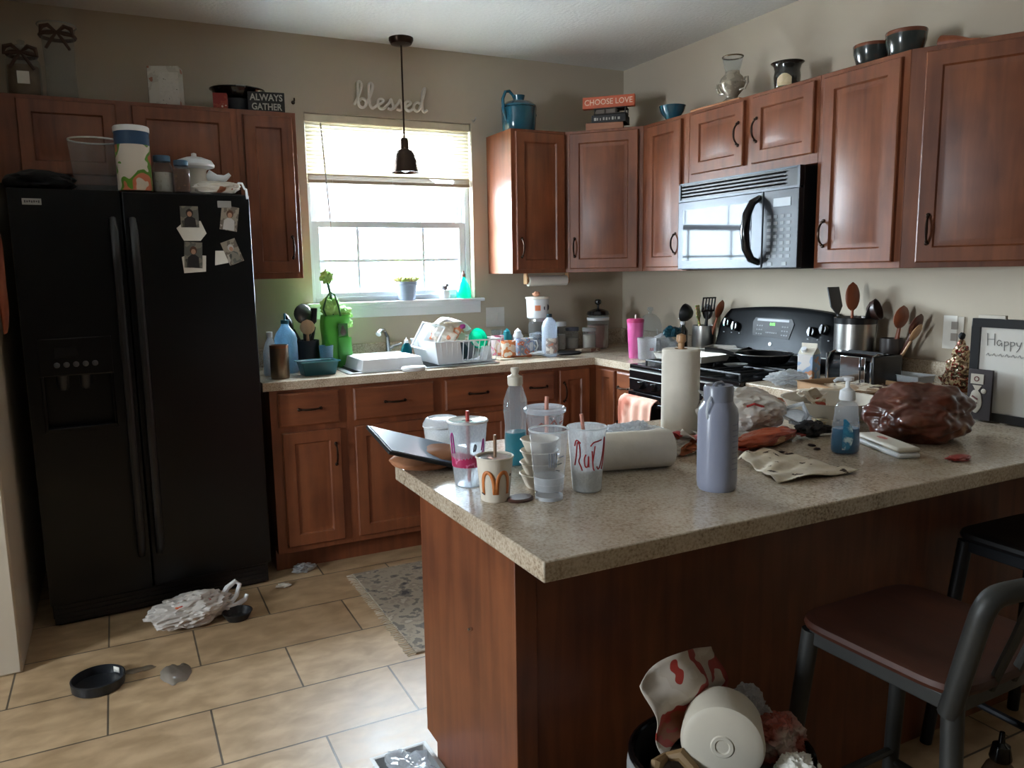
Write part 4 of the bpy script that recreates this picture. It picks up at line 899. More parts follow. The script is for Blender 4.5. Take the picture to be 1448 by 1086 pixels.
# dish rack
t=thing('dish_rack','white wire and plastic dish rack heaped with dishes, right of sink','dish rack',(-1.335,-.36,CT+.0065),.05)
mb=MB(); rx,ry,rh=.18,.15,.115
for z,k in ((.004,.92),(rh,1.06)): mb.tube([(-rx*k,-ry*k,z),(rx*k,-ry*k,z),(rx*k,ry*k,z),(-rx*k,ry*k,z)],.0045,n=6,closed=True)
for i in range(13):
    x=-rx+2*rx*i/12
    for s_ in (-1,1): mb.tube([(x*.92,s_*ry*.92,.004),(x*1.06,s_*ry*1.06,rh)],.0022,n=5)
    mb.tube([(x*.92,-ry*.92,.004),(x*.92,ry*.92,.004)],.0022,n=5)
obj('wire_frame',mb,WHITE,t)
obj('side_panel',MB().add([(-rx*.93,-ry*.93,.006),(-rx*.93,ry*.93,.006),(-rx*1.055,ry*1.055,rh),(-rx*1.055,-ry*1.055,rh),(-rx*.93-.003,-ry*.93,.006),(-rx*.93-.003,ry*.93,.006),(-rx*1.055-.003,ry*1.055,rh),(-rx*1.055-.003,-ry*1.055,rh)],[(0,1,2,3),(7,6,5,4),(0,3,7,4),(1,5,6,2),(3,2,6,7),(0,4,5,1)]).add([(-rx*.93,-ry*.94,.006),(-.03,-ry*.94,.006),(-.05,-ry*1.05,rh*.98),(-rx*1.055,-ry*1.05,rh*.98)],[(0,1,2,3)]),WHITE,t)
RK=Vector((-1.335,-.36,CT+.012)); GR='dishes in the white rack'
t=thing('storage_container','white rimmed clear container propped up on the left of the dish rack','container',RK+Vector((-.12,.03,.10)),rot=(.25,-.95,.3))
obj('body',tub(.07,.07,.05,.012),FROST,t,bevel=.004); obj('rim',MB().tube([(-.075,-.075,.05),(.075,-.075,.05),(.075,.075,.05),(-.075,.075,.05)],.006,n=6,closed=True),WHITE,t)
t=thing('bread_bag','white plastic bread bag with orange and pink print on the rack','bag',RK+Vector((-.035,.02,.135)),.15)
obj('bag',MB().blob((0,0,0),(.10,.07,.062),.22,1.8,3,5),blotch('bread bag print',[(230,224,216),(222,206,186),(216,130,92),(226,214,200)],9,.35,2,pos=[0,.44,.60,.66]),t)
obj('flap',MB().grid(lambda u,v:(-.09+.20*u,-.06+.10*v,.055+.03*math.sin(PI*u)+.01*math.sin(9*u+4*v)-.035*u*u),16,8),mat('white flap',(228,226,222),.35),t,solid=.003)
obj('print',MB().blob((.06,-.055,.04),(.018,.006,.012),.3,2,3,3),mat('magenta print',(178,60,140),.5),t)
def cup(name,label,cat,loc,r0,r1,h,m,rot=(0,0,0),group=None,rimr=.002,n=32,rimm=None,solid_b=True):
    t=thing(name,label,cat,loc,group=group,rot=rot)
    obj('body',MB().lathe([(0,.003),(r0*.8,.003),(r0*.9,0),(r0,.003),(r1,h)],n=n),m,t)
    obj('rim',MB().tube([(r1*math.cos(a*2*PI/n),r1*math.sin(a*2*PI/n),h) for a in range(n)],rimr,n=6,closed=True),rimm or m,t)
    return t
AQ=mat('aqua plastic',(70,206,190),.35); AQ2=mat('deep aqua plastic',(20,120,130),.35)
one('bowl',MB().lathe([(0,0),(.03,0),(.05,.03),(.056,.055),(.052,.055),(.046,.03),(0,.006)],n=28),AQ,'aqua plastic bowl standing on edge in the dish rack','bowl',RK+Vector((.095,-.02,.095)),(1.25,0,.2),group=GR)
cup('tumbler','small white cup upside down at the front of the dish rack','cup',RK+Vector((.135,-.09,.07)),.026,.034,.07,WHITE,(PI,0,0),GR)
cup('tumbler','clear tumbler upside down at the back right of the dish rack','cup',RK+Vector((.14,.05,.125)),.03,.037,.11,CLEARG,(PI,.1,0),GR)
for i,(x,y,a,lab) in enumerate(((-.02,-.10,.2,'dark plate leaning inside the front of the dish rack'),(.03,-.08,.25,'grey plate behind the dark one in the dish rack'),(.07,-.06,.3,'white saucer leaning in the middle of the dish rack'))):
    one('plate',MB().lathe([(0,0),(.03,0),(.048,.006),(.047,.008),(.03,.003),(0,.003)],n=28),[mat('dark teal plate',(18,50,58),.3),mat('grey plate',(120,128,132),.3),WHITE][i],lab,'plate',RK+Vector((x,y,.052)),(PI/2-.15,0,.1*i),group=GR)
# cluster right of the rack
one('drying_mat',MB().box(-.20,.18,-.14,.12,0,.006),blotch('beige mat',[(196,182,160),(176,160,138)],30,.9,interp='LINEAR'),'beige drying mat right of the dish rack','mat',(-.93,-.33,CT+.0005),(0,0,.03),bevel=.002)
CZ=CT+.007
MUG=blotch('floral mug',[(214,208,204),(150,164,186),(204,120,96),(224,218,212)],28,.25,2,pos=[0,.42,.58,.68]); MUG2=blotch('orange floral mug',[(222,206,190),(214,132,84),(228,216,204)],22,.25,2,pos=[0,.46,.6])
def mug(label,loc,r,h,m,az,group='mugs and cups drying on the mat'):
    t=thing('mug',label,'mug',loc,az,group)
    obj('body',MB().lathe([(0,0),(r*.9,0),(r,.005),(r,h),(r*.93,h),(r*.9,.01),(0,.008)],n=28),m,t)
    obj('handle',MB().tube([(r,0,h*.8),(r+.02,0,h*.82),(r+.028,0,h*.5),(r+.018,0,h*.22),(r,0,h*.22)],.005,n=8),m,t)
    return t
mug('white mug with blue floral print on the drying mat',(-.935,-.37,CZ),.042,.095,MUG,-.3)
mug('orange flowered mug left of the blue flowered one on the mat',(-1.04,-.40,CZ),.042,.09,MUG2,2.8)
mug('small white mug with big handle near the glass canister',(-.865,-.30,CZ),.032,.09,WHITE,-.8)
mug('pink and white mug behind the orange flowered one',(-1.045,-.28,CZ),.036,.11,blotch('pink mug',[(222,206,208),(206,120,150),(226,216,214)],20,.3,2,pos=[0,.5,.62]),2)
for i,(x,y,z,m,lab) in enumerate(((-1.03,-.25,.118,AQ2,'blue green cup stacked behind the mugs'),(-.955,-.22,.10,AQ2,'teal lid lying on the mugs by the outlet'),(-.90,-.25,.10,WHITE,'white bottle top piled on the teal lids'))):
    one('stacking_cup',MB().lathe([(0,0),(.038,0),(.04,.004),(.036,.03-.008*i),(.02,.04),(0,.042)],n=24),m,lab,'lid',(x,y,CZ+z*.0+(0 if i==0 else .0)),(0,0,0),group='lids behind the mugs') if i==0 else one('feeding_bottle',MB().lathe([(0,0),(.03,0),(.03,.10),(.02,.115),(.02,.125),(.0,.145)],n=24),m,['','teal feeding bottle standing behind the blue flowered mug','white feeding bottle standing left of the glass canister'][i],'bottle',(x,y,CZ),group='feeding bottles behind the mugs')
one('drinking_glass',MB().lathe([(0,.003),(.028,.003),(.034,.13),(.0345,.131),(.032,.13),(.027,.006)],n=28),CLEARG,'clear drinking glass behind the mugs by the wall outlet','glass',(-.985,-.15,CZ))
one('dish_cloth',MB().blob((0,0,.014),(.055,.025,.012),.3,2,2,4,flat=-.8),mat('white cloth',(206,210,216),.8),'crumpled white dish cloth on the mat beside the plastic bottle','cloth',(-.865,-.44,CZ))
one('wooden_spoon',MB().tube([(-.06,0,.008),(0,0,.006),(.03,0,.006),(.045,0,.006),(.06,0,.007)],[.004,.004,.005,.012,.008],n=8),BREDW,'short wooden spoon lying at the front of the drying mat','spoon',(-.99,-.455,CZ),(0,0,-.1))
# canister with white tub on top
t=thing('glass_canister','tall glass canister beneath the white tub on the window counter','canister',(-.755,-.225,CT))
obj('body',MB().lathe([(0,.003),(.05,.003),(.055,.01),(.055,.165),(.048,.18)],n=28),CLEARG,t)
obj('contents',MB().lathe([(0,.006),(.048,.006),(.05,.012),(.05,.11),(0,.12)],n=24),blotch('mixed pods',[(176,178,186),(120,130,146),(190,170,150)],45,.7),t)
obj('lid',MB().lathe([(0,.182),(.052,.182),(.052,.198),(0,.199)],n=28),STEEL,t)
t=thing('plastic_tub','white printed tub standing on top of the glass canister','tub',(-.755,-.225,CT+.2),.2)
obj('body',MB().lathe([(0,0),(.058,0),(.062,.004),(.066,.112),(0,.112)],n=36),WHITE,t)
obj('lid',MB().lathe([(.066,.11),(.071,.112),(.071,.122),(0,.124)],n=36),mat('cream lid',(226,220,208),.4),t)
cs=lambda a,z:((.0655+.0005)*math.sin(a),-(.0655+.0005)*math.cos(a),z)
mb=MB(); mb.grid(lambda u,v:cs(-.95+.5*u,.045+.03*v),8,3); obj('orange_print',mb,mat('orange print',(226,130,86),.5),t)
mb=MB(); mb.grid(lambda u,v:cs(.30+.5*u*math.sin(PI*min(.98,max(.1,v))),.045+.035*v),8,6).grid(lambda u,v:cs(-.15+.12*u,.05+.018*v),4,3); obj('dark_print',mb,mat('navy print',(44,44,66),.5),t)
one('tub_ornament',MB().blob((0,0,.014),(.022,.018,.015),.2,2,2,3),mat('pinkish clay',(206,150,120),.6),'small pinkish lump lying on the lid of the white tub','ornament',(-.765,-.23,CT+.325))
t=thing('plastic_bottle','clear plastic bottle with small dark cap and label on the counter edge','bottle',(-.812,-.455,CT))
obj('body',MB().lathe([(0,.003),(.038,.003),(.043,.01),(.043,.09),(.042,.10),(.043,.165),(.034,.195),(.016,.215),(.013,.22)],n=32),film('cloudy bottle',(214,222,232),.4,.15),t)
obj('cap',MB().lathe([(.014,.216),(.015,.218),(.015,.236),(0,.237)],n=18),mat('dark teal cap',(20,50,60),.4),t)
obj('label_band',MB().grid(lambda u,v:(.0438*math.sin(-1.0+1.9*u),-.0438*math.cos(-1.0+1.9*u),.02+.085*v),14,3),blotch('bottle label',[(206,202,198),(150,142,140),(190,120,100)],28,.5,2,pos=[0,.5,.66]),t)
# row of pantry jars
JL=mat('grey blue lid',(84,90,102),.4); SUG=blotch('cream powder',[(214,204,190),(200,188,172)],40,.95)
for x,y,r,h,m,f,lab in ((-.66,-.22,.044,.115,JL,.75,'squat pantry jar with dark lid right behind the plastic bottle'),(-.575,-.155,.046,.150,WHITE,.6,'tall pantry jar with white domed lid, second in the row'),(-.475,-.15,.040,.115,JL,.55,'pantry jar with blue grey band in the middle of the row'),(-.41,-.24,.042,.115,FROST,.75,'pantry jar with frosted lid nearest the large black lidded jar')):
    jar('pantry_jar',lab,'jar',(x,y,CT),r,h*1.12,CLEARG,SUG,m,group='pantry jars along the back wall',fillh=f,lr=.95)
one('snack_pack',MB().box(-.07,.07,-.03,.03,0,.02),blotch('brown cream pack',[(176,160,140),(120,84,66)],20,.6),'low brown and cream pack lying in front of the pantry jars','pack',(-.50,-.36,CT),(0,0,.1),bevel=.004)
one('shallow_dish',MB().lathe([(0,0),(.07,0),(.075,.008),(.07,.012),(0,.008)],n=30,sx=1.2),BLACK,'thin black dish lying in front of the pantry jars','dish',(-.665,-.395,CT))
t=thing('glass_jar','large clear jar with black lid and ball knob in the corner','jar',(-.345,-.235,CT))
obj('body',MB().lathe([(0,.003),(.06,.003),(.065,.012),(.064,.19),(.058,.205)],n=36),CLEARG,t)
obj('contents',MB().lathe([(0,.006),(.056,.006),(.059,.015),(.059,.14),(0,.15)],n=24),blotch('tan and pink candy',[(176,160,146),(150,106,92),(196,184,170)],14,.6,3,interp='LINEAR',stretch=(1,1,.3)),t)
obj('lid',MB().lathe([(.062,.2),(.07,.206),(.062,.224),(.03,.236),(.01,.24),(0,.24)],n=36),BLACKG,t)
obj('knob',MB().lathe([(.006,.238),(.007,.262),(.018,.268),(.021,.280),(.016,.293),(0,.297)],n=20),BLACKG,t)
obj('band',MB().lathe([(.066,.17),(.067,.186),(.064,.186)],n=36),WHITE,t)
t=thing('tumbler','pink tall tumbler with straw at the left end of the stove counter','tumbler',(-.47,-.775,CT))
PK=blotch('pink plastic',[(222,120,186),(206,92,150),(226,140,196)],5,.35,interp='LINEAR')
obj('body',MB().lathe([(0,0),(.032,0),(.034,.005),(.044,.195),(0,.195)],n=32),PK,t)
obj('lid',MB().lathe([(.045,.19),(.046,.205),(.04,.21),(0,.21)],n=32),mat('deep pink',(186,60,110),.35),t)
obj('straw',MB().tube([(0,0,.20),(.003,0,.232)],.0045,n=8),mat('pale straw',(226,214,206),.4),t)
t=thing('measuring_jug','clear plastic measuring cup with faint red marks beside the pink tumbler','measuring cup',(-.465,-.868,CT))
obj('body',MB().lathe([(0,.003),(.042,.003),(.045,.01),(.05,.115)],n=28),film('cloudy cup',(226,228,230),.5,.2),t)
obj('handle',MB().tube([(.047,-.005,.1),(.075,-.012,.1),(.08,-.014,.06),(.07,-.012,.03),(.045,-.005,.03)],.005,n=8),film('cloudy cup',(226,228,230),.5,.2),t)
obj('marks',stroke([[(-.3+.1*i,.05+.015*(i%2)),(-.25+.1*i,.05+.015*((i+1)%2))] for i in range(5)],.0012,cone_surf(.045,.05,.115)),RED,t)
t=thing('cake_dome','clear glass domed canister with knob in the corner by the stove','glass dome',(-.20,-.55,CT))
obj('body',MB().lathe([(0,.004),(.06,.004),(.065,.012),(.065,.13),(.068,.135),(.066,.15),(.055,.185),(.03,.21),(.01,.218),(.008,.228),(.018,.238),(.016,.252),(0,.256)],n=36),CLEARG,t)
t=one('plastic_wrap_bundle',MB().blob((0,0,.06),(.085,.06,.055),.3,2,4,4,flat=-.9),MILKY,'clear crumpled plastic bag holding bottles left of the steel crock','bag',(-.30,-.79,CT))
one('wrapped_bundle',MB().blob((0,0,.0),(.05,.035,.03),.35,2.4,7,4,flat=-.8),mat('teal wrap',(20,72,86),.35),'teal wrapped bundle lying on the crumpled clear bag','bundle',(-.27,-.83,CT+.13))
t=thing('spice_bottle','small black pump bottle standing against the wall left of the crock','bottle',(-.135,-.755,CT))
obj('body',MB().lathe([(0,0),(.026,0),(.028,.006),(.028,.13),(.012,.155),(.012,.165),(0,.165)],n=22),BLACKG,t)
obj('cap',MB().lathe([(.014,.163),(.014,.178),(.004,.18),(.004,.20),(0,.202)],n=14).tube([(0,0,.198),(-.03,0,.196)],.004,n=6),WHITE,t)
crock('utensil_crock','brushed steel utensil crock left of the stove back panel',(-.115,-.905,CT),.062,.165,STEEL)
B=Vector((-.115,-.905,CT+.02)); G='utensils in the steel crock'
utensil('slot','black slotted turner, tallest in the steel crock',B+Vector((0,.01,0)),-PI*.5,.16,.30,NY,group=G,s=1.3)
utensil('ladle','black ladle leaning left in the steel crock',B,PI*.6,.2,.26,NY,group=G,s=1.2)
utensil('spat','cream patterned spatula with green dots in the steel crock',B+Vector((-.01,0,0)),PI*.7,.12,.255,blotch('dotted cream',[(214,186,140),(90,170,60),(206,110,70),(220,196,150)],60,.5,1,pos=[0,.46,.56,.62]),group=G,s=1.2)
utensil('spoon','brown wooden spoon at the right of the steel crock',B+Vector((0,-.02,0)),-PI*.45,.34,.30,BREDW,group=G)
utensil('spoon','dark grey spoon between turner and ladle in the steel crock',B+Vector((.01,0,0)),PI*.1,.08,.26,NG,group=G)

# ================================================================== RIGHT COUNTER BY THE WALL
t=thing('toaster','black toaster with chrome edges in front of the steel utensil canister','toaster',(-.30,-2.037,CT),RZ)
obj('shell',MB().grid(lambda u,v:(-.106+.212*u,*( (lambda a:(-.078*math.cos(a)*(abs(math.cos(a))**-.35 if abs(math.cos(a))>.01 else 1),.012+.118*(math.sin(a)**.45 if math.sin(a)>0 else 0)))(PI*v))),2,24),BLACKG,t)
for a_ in (-.112,.1): obj('end_cap',MB().box(a_,a_+.012,-.08,.08,.006,.125),BLKPL,t,bevel=.005)
for a_ in (-.099,.099): obj('chrome_edge',MB().tube([(a_,-.080,.012),(a_,-.081,.10),(a_,-.070,.124),(a_,-.04,.132)],.004,n=7),CHROME,t)
obj('front_plate',MB().box(-.04,.05,-.082,-.076,.015,.12).box(.056,.075,-.083,-.076,.01,.12),[CHROME],t,bevel=.002)
obj('lever',MB().box(.06,.072,-.10,-.08,.07,.085),BLKPL,t,bevel=.002)
obj('slot',MB().box(-.08,.08,-.03,-.012,.1285,.132).box(-.08,.08,.012,.03,.1285,.132),BLACK,t)
t=crock('utensil_canister','big brushed steel canister of cooking tools behind the toaster','canister' and (-.112,-1.843,CT),.083,.25,STEEL,rim=mat('black rim',(20,20,22),.3)); t['category']='canister'
B=Vector((-.112,-1.843,CT+.03)); G='cooking tools in the big steel canister'
utensil('spat','grey spatula with pale centre leaning out to the left of the steel canister',B+Vector((0,.03,0)),PI*.5,.26,.36,NG,group=G,s=1.1)
utensil('spoon','upright reddish wooden spoon, tallest in the steel canister',B+Vector((.01,.02,0)),PI*.4,.04,.37,BREDW,group=G,s=1.1)
utensil('ladle','dark brown ladle head peeking over the steel canister rim',B,-PI*.4,.06,.30,mat('dark brown nylon',(52,32,26),.4),group=G,s=1.1)
utensil('spoon','dark small spoon at the right rim of the steel canister',B+Vector((0,-.02,0)),-PI*.5,.2,.29,NY,group=G,s=.8)
crock('utensil_crock','narrow dark tool crock against the wall right of the steel canister',(-.075,-1.99,CT),.045,.17,mat('dark taupe crock',(58,52,50),.3))
B=Vector((-.075,-1.99,CT+.02)); G='wooden spoons in the narrow dark crock'
utensil('spoon','glossy reddish wooden spoon, largest in the narrow dark crock',B+Vector((0,0,0)),-PI*.5,.16,.29,BREDW,group=G,s=1.4)
utensil('spoon','dark wooden spoon leaning far right in the narrow dark crock',B+Vector((0,-.01,0)),-PI*.5,.42,.28,wood('dark spoon wood',(70,36,26),(96,52,36)),group=G,s=1.1)
utensil('spoon','pale wooden spoon leaning right in the narrow dark crock',B+Vector((-.01,-.01,0)),-PI*.5,.52,.25,PALEW,group=G,s=.8)
# milk carton
t=thing('creamer_carton','white creamer carton with a handle and orange print beside the toaster','carton',(-.33,-1.80,CT),RZ+.25)
obj('body',MB().box(-.034,.034,-.034,.034,0,.105),blotch('carton print',[(206,200,196),(150,170,196),(214,150,110),(216,210,204)],14,.45,2,pos=[0,.42,.56,.64]),t,bevel=.003)
obj('gable',MB().add([(-.034,-.034,.105),(.034,-.034,.105),(.034,.034,.105),(-.034,.034,.105),(-.034,0,.135),(.034,0,.135)],[(0,1,5,4),(2,3,4,5),(0,4,3),(1,2,5),(3,2,1,0)]).box(-.034,.034,-.002,.002,.133,.15),CREAM,t)
obj('cap',MB().lathe([(0,0),(.012,0),(.012,.014),(0,.015)],n=18,M=Matrix.Translation((-.012,-.018,.118))@Matrix.Rotation(.7,4,'X')),WHITE,t)
t=thing('outlet_cover','outlet plate with a paper tag on the wall left of the whiteboard','outlet',(0,-2.208,1.065),RZ)
obj('plate',MB().box(-.036,.036,-.006,0,0,.115),mat('pale plate',(196,188,174),.4),t,bevel=.001)
obj('paper_tag',MB().box(-.045,.01,-.008,-.0065,-.012,.118),PAPER,t); obj('socket',MB().box(-.012,.014,-.0095,-.008,.02,.05).box(-.012,.014,-.0095,-.008,.065,.095),mat('grey marks',(158,150,140),.6),t)
t=thing('christmas_tree','small glittery red and gold ornament tree beside the whiteboard','ornament',(-.14,-2.325,CT))
TRC=blotch('glitter tree',[(120,92,64),(196,176,140),(140,40,34),(84,70,46),(206,196,170)],42,.3,2,pos=[0,.42,.52,.58,.66],metal=.3,bump=.4)
obj('tree',MB().blob((0,0,.045),(.058,.058,.04),.25,3,1,4).blob((0,0,.095),(.044,.044,.036),.25,3,2,4).blob((0,0,.14),(.03,.03,.032),.25,3,3,4).blob((0,0,.172),(.014,.014,.022),.2,3,4,3),TRC,t)
obj('base',MB().lathe([(0,0),(.04,0),(.042,.012),(.02,.018),(0,.018)],n=20),BREDW,t)
obj('star',MB().blob((0,0,.205),(.011,.011,.014),.2,2,1,3),BLACK,t)
one('storage_container',tub(.07,.05,.05,.01),FROST,'clear lidded plastic tub against the wall between toaster and tree','container',(-.20,-2.17,CT),(0,0,RZ),solid=.002)
one('blue_plate',MB().lathe([(0,0),(.05,0),(.085,.012),(.083,.014),(.05,.004)],n=30),mat('slate blue plate',(70,84,104),.3),'slate blue plate under white tissues left of the whiteboard','plate',(-.45,-2.45,CT))
one('tissue',MB().blob((0,0,.012),(.06,.045,.012),.5,2.4,2,4,flat=-.9),mat('pale blue tissue',(170,186,210),.9),'pale bluish crumpled tissue lying on the slate blue plate','tissue',(-.46,-2.46,CT+.0155))
# clutter between bowl and stove
CARD=mat('cardboard',(160,126,92),.85,var=.08)
t=thing('pizza_box','flat open brown cardboard box behind the cream bowl','box',(-.46,-2.16,CT),-.15)
obj('base',traymesh(.15,.17,.032,.003,.002),CARD,t); obj('scraps',MB().blob((0,0,.012),(.12,.13,.012),.5,4,4,4,flat=-.8),blotch('food scraps',[(150,120,90),(196,180,156),(80,52,38)],14,.8,3,pos=[0,.45,.6]),t)
one('paper_bag',MB().blob((0,0,.028),(.11,.06,.028),.3,2.2,6,5,flat=-.9),blotch('cream wrap red text',[(206,192,170),(196,178,152),(170,66,50),(210,198,178)],12,.6,3,pos=[0,.5,.62,.66]),'crumpled cream paper bag with a red stripe behind the cream bowl','bag',(-.78,-2.27,CT),(0,0,-.5))
one('plastic_bag',MB().blob((0,0,.026),(.10,.07,.026),.35,2.4,9,5,flat=-.9),MILKY,'greyish plastic bag lying at the stove end of the peninsula counter','bag',(-.52,-1.86,CT),(0,0,.4))
# serving bowl
t=thing('serving_bowl','wide cream serving bowl with food scraps behind the blue soap bottle','bowl',(-1.02,-2.50,CT))
obj('body',MB().lathe([(0,0),(.075,0),(.08,.005),(.118,.045),(.142,.075),(.145,.078),(.138,.077),(.112,.045),(.07,.010),(0,.008)],n=48),mat('cream stoneware',(206,198,184),.25),t)
obj('food',MB().blob((0,.0,.026),(.095,.095,.022),.35,4,3,5),blotch('leftovers',[(186,168,136),(206,190,160),(60,40,30),(160,130,96)],20,.6,3,pos=[0,.46,.62,.66]),t)
for i,(dx,dy,a) in enumerate(((-.03,-.02,.3),(.03,.04,1.6))):
    one('food_wrapper',MB().grid(lambda u,v:(-.03+.06*u,-.035+.07*v,.010*math.sin(6*u+i)+.008*math.cos(7*v+i)),10,12),blotch('wrapper print',[(206,194,176),(190,172,150),(170,60,44)],18,.5,2,pos=[0,.5,.64]),['tan food wrapper sticking up in the cream bowl on the left','paler food wrapper at the back of the cream bowl'][i],'wrapper',(-1.02+dx-.01,-2.50+dy+.05,CT+.070),(.3,.25,a),solid=.001)
# grocery bag on a white tray
one('foam_tray',traymesh(.125,.09,.016,.004,.01),mat('foam white',(212,208,200),.6),'white foam tray underneath the grocery bag with red print','tray',(-1.385,-2.50,CT),(0,0,-.35))
GBG=blotch('white grocery bag',[(224,220,214),(210,202,192),(230,226,222),(180,162,144)],6,.3,3,interp='LINEAR',bump=.3)
t=thing('grocery_bag','thin white plastic grocery bag with red and yellow print behind grey bottle','bag',(-1.37,-2.49,CT+.0085),-.35)
obj('body',MB().blob((0,0,.062),(.12,.082,.064),.2,1.6,12,5,flat=-.85,ridge=True),GBG,t)
obj('flap',MB().grid(lambda u,v:(-.12+.33*u,-.03+.05*math.sin(3*v)+.02*math.sin(5*u),.115-.095*u**1.1+.012*math.sin(11*u+5*v)+.03*(v-.5)),26,14),film('bag film',(222,222,222),.3,.2),t,solid=.0015)
obj('handle_loop',MB().tube([(.12,-.03,.07),(.155,-.05,.085),(.175,-.04,.05),(.165,-.03,.02),(.13,-.03,.03)],[.006,.007,.008,.007,.006],n=7),MILKY,t)
pb=lambda x,z:(x,-.082+.02*abs(x)/.1+.12*max(0,z-.085),z)
obj('red_print',stroke([[ (-.075+.02*math.cos(a),.055+.022*math.sin(a)) for a in [i*PI/8 for i in range(17)]],[(-.08,.05),(-.07,.062),(-.06,.05)],[(-.02,.088),(.0,.095),(.03,.085)]],.0035,pb),RED,t)
obj('yellow_print',stroke([[(.0,.06),(.015,.068),(.03,.06),(.045,.066)]],.004,pb),mat('yellow print',(206,160,80),.5),t)
t=thing('snack_bag','orange and cream foil snack bag lying in front of the grocery bag','bag',(-1.41,-2.625,CT),.18)
obj('body',MB().blob((0,0,.023),(.125,.036,.022),.16,2,4,5,flat=-.9),blotch('orange foil bag',[(176,78,46),(150,56,34),(196,150,110),(160,66,38)],9,.3,2,pos=[0,.5,.60,.66]),t)
obj('seam',MB().box(-.142,-.118,-.03,.03,.012,.016).box(.118,.14,-.03,.03,.012,.016),mat('red foil',(146,44,34),.3,.4),t)
one('black_cloth',MB().blob((0,0,.022),(.05,.034,.022),.4,2,5,4,flat=-.9).tube([(.02,0,.02),(.06,-.02,.014),(.085,-.025,.01)],[.014,.012,.008],n=8),BLACK,'crumpled black cloth lying beside the orange snack bag','cloth',(-1.22,-2.60,CT),(0,0,.2))
one('foil_scrap',MB().blob((0,0,.008),(.04,.024,.009),.6,3,5,3,flat=-.8),mat('foil',(190,190,188),.3,.9),'small shiny foil scrap in front of the cream bowl','foil',(-1.17,-2.665,CT),(0,0,.4))
# soap with blue liquid
t=thing('soap_dispenser','clear pump bottle of blue hand soap standing before the cream bowl','bottle',(-1.303,-2.785,CT),-.4)
SHL=[(0,.002),(.032,.002),(.036,.008),(.0365,.03),(.034,.07),(.030,.10),(.029,.118),(.024,.130),(.015,.135),(.015,.14)]
obj('body',MB().lathe(SHL,n=32,sx=1,sy=.72),CLEAR,t)
obj('liquid',MB().lathe([(0,.004),(.031,.004),(.0345,.01),(.0348,.03),(.0325,.066),(0,.066)],n=28,sy=.7),film('blue soap',(20,130,170),.25,.05,refl=.05),t)
obj('label_front',MB().grid(lambda u,v:((lambda a,r:(r*math.sin(a),-r*.72*math.cos(a),.014+.078*v))(-.55+.75*u*(math.sin(PI*min(.999,.12+.85*v))**.6),.0372-.005*v*v)),10,12),blotch('blue label',[(90,180,200),(40,120,160),(206,226,226)],50,.35,3,interp='LINEAR'),t)
pm=obj('pump',MB().lathe([(.0,.138),(.0185,.138),(.0195,.142),(.0175,.162),(.008,.168),(.0055,.17),(.0055,.186),(.014,.188),(.014,.196),(0,.197)],n=24).tube([(0,0,.191),(-.028,0,.191),(-.036,0,.186)],[.006,.005,.004],n=8),WHITE,t)
# brown lumpy bundle
BRN=blotch('brown glossy plastic',[(66,26,15),(82,36,20),(98,50,30),(176,140,104)],9,.3,6,pos=[0,.45,.60,.70],bump=.5,coat=.3,interp='LINEAR')
one('plastic_wrapped_bundle',MB().blob((0,0,.07),(.132,.115,.080),.26,1.5,21,6,flat=-.9),BRN,'large lumpy glossy dark brown bundle in front of the whiteboard','bundle',(-1.00,-2.775,CT),(0,0,-.3))
one('red_wrapper',MB().blob((0,0,.006),(.035,.02,.006),.5,3,3,3,flat=-.9),mat('dull red wrapper',(140,50,40),.4),'small red wrapper scrap at the foot of the brown bundle','wrapper',(-1.13,-2.97,CT))
t=thing('wipes_case','slim white plastic case with rounded edges before the brown bundle','case',(-1.185,-2.815,CT),math.atan2(-.187,-.076)+PI)
obj('base',MB().box(-.098,.098,-.03,.03,0,.014),WHITE,t,bevel=.006); obj('lid',MB().box(-.098,.098,-.03,.03,.0145,.028),CREAM,t,bevel=.007)
obj('print',MB().blob((.02,0,.0285),(.02,.008,.0006),.3,2,2,3),mat('faint red print',(190,110,100),.5),t)
# stained napkin
def nap(u,v):
    a=Vector((-1.61,-2.728,0));b=Vector((-1.46,-2.665,0));c=Vector((-1.441,-2.939,0));d=Vector((-1.666,-2.912,0))
    p=(a*(1-u)+b*u)*(1-v)+(d*(1-u)+c*u)*v
    return (p.x+.45*0,p.y,CT+.003+.012*math.exp(-((u-.2)**2+(v-.15)**2)*9)+.006*math.sin(5*u+6*v)**2+.004*math.sin(13*v+3*u)**2)
one('paper_napkin',MB().grid(nap,20,26),blotch('stained napkin',[(216,204,184),(210,196,172),(70,52,40)],34,.95,4,pos=[0,.5,.64]),'crumpled off white paper towel with dark stains right of grey bottle','napkin',solid=.0015)
rd=random.Random(4)
for i in range(7):
    x,y=-1.30+rd.uniform(-.13,.05)-.05,-2.71+rd.uniform(-.03,.03)
    one('crumb',MB().blob((0,0,.003),(.008+.004*rd.random(),.005,.003),.4,2,i,2),mat('burnt crumb',(44,26,20),.8),'dark burnt crumb scattered between snack bag and blue soap bottle','crumb',(x,y,CT+.0005),(0,0,i),group='burnt crumbs on the peninsula')
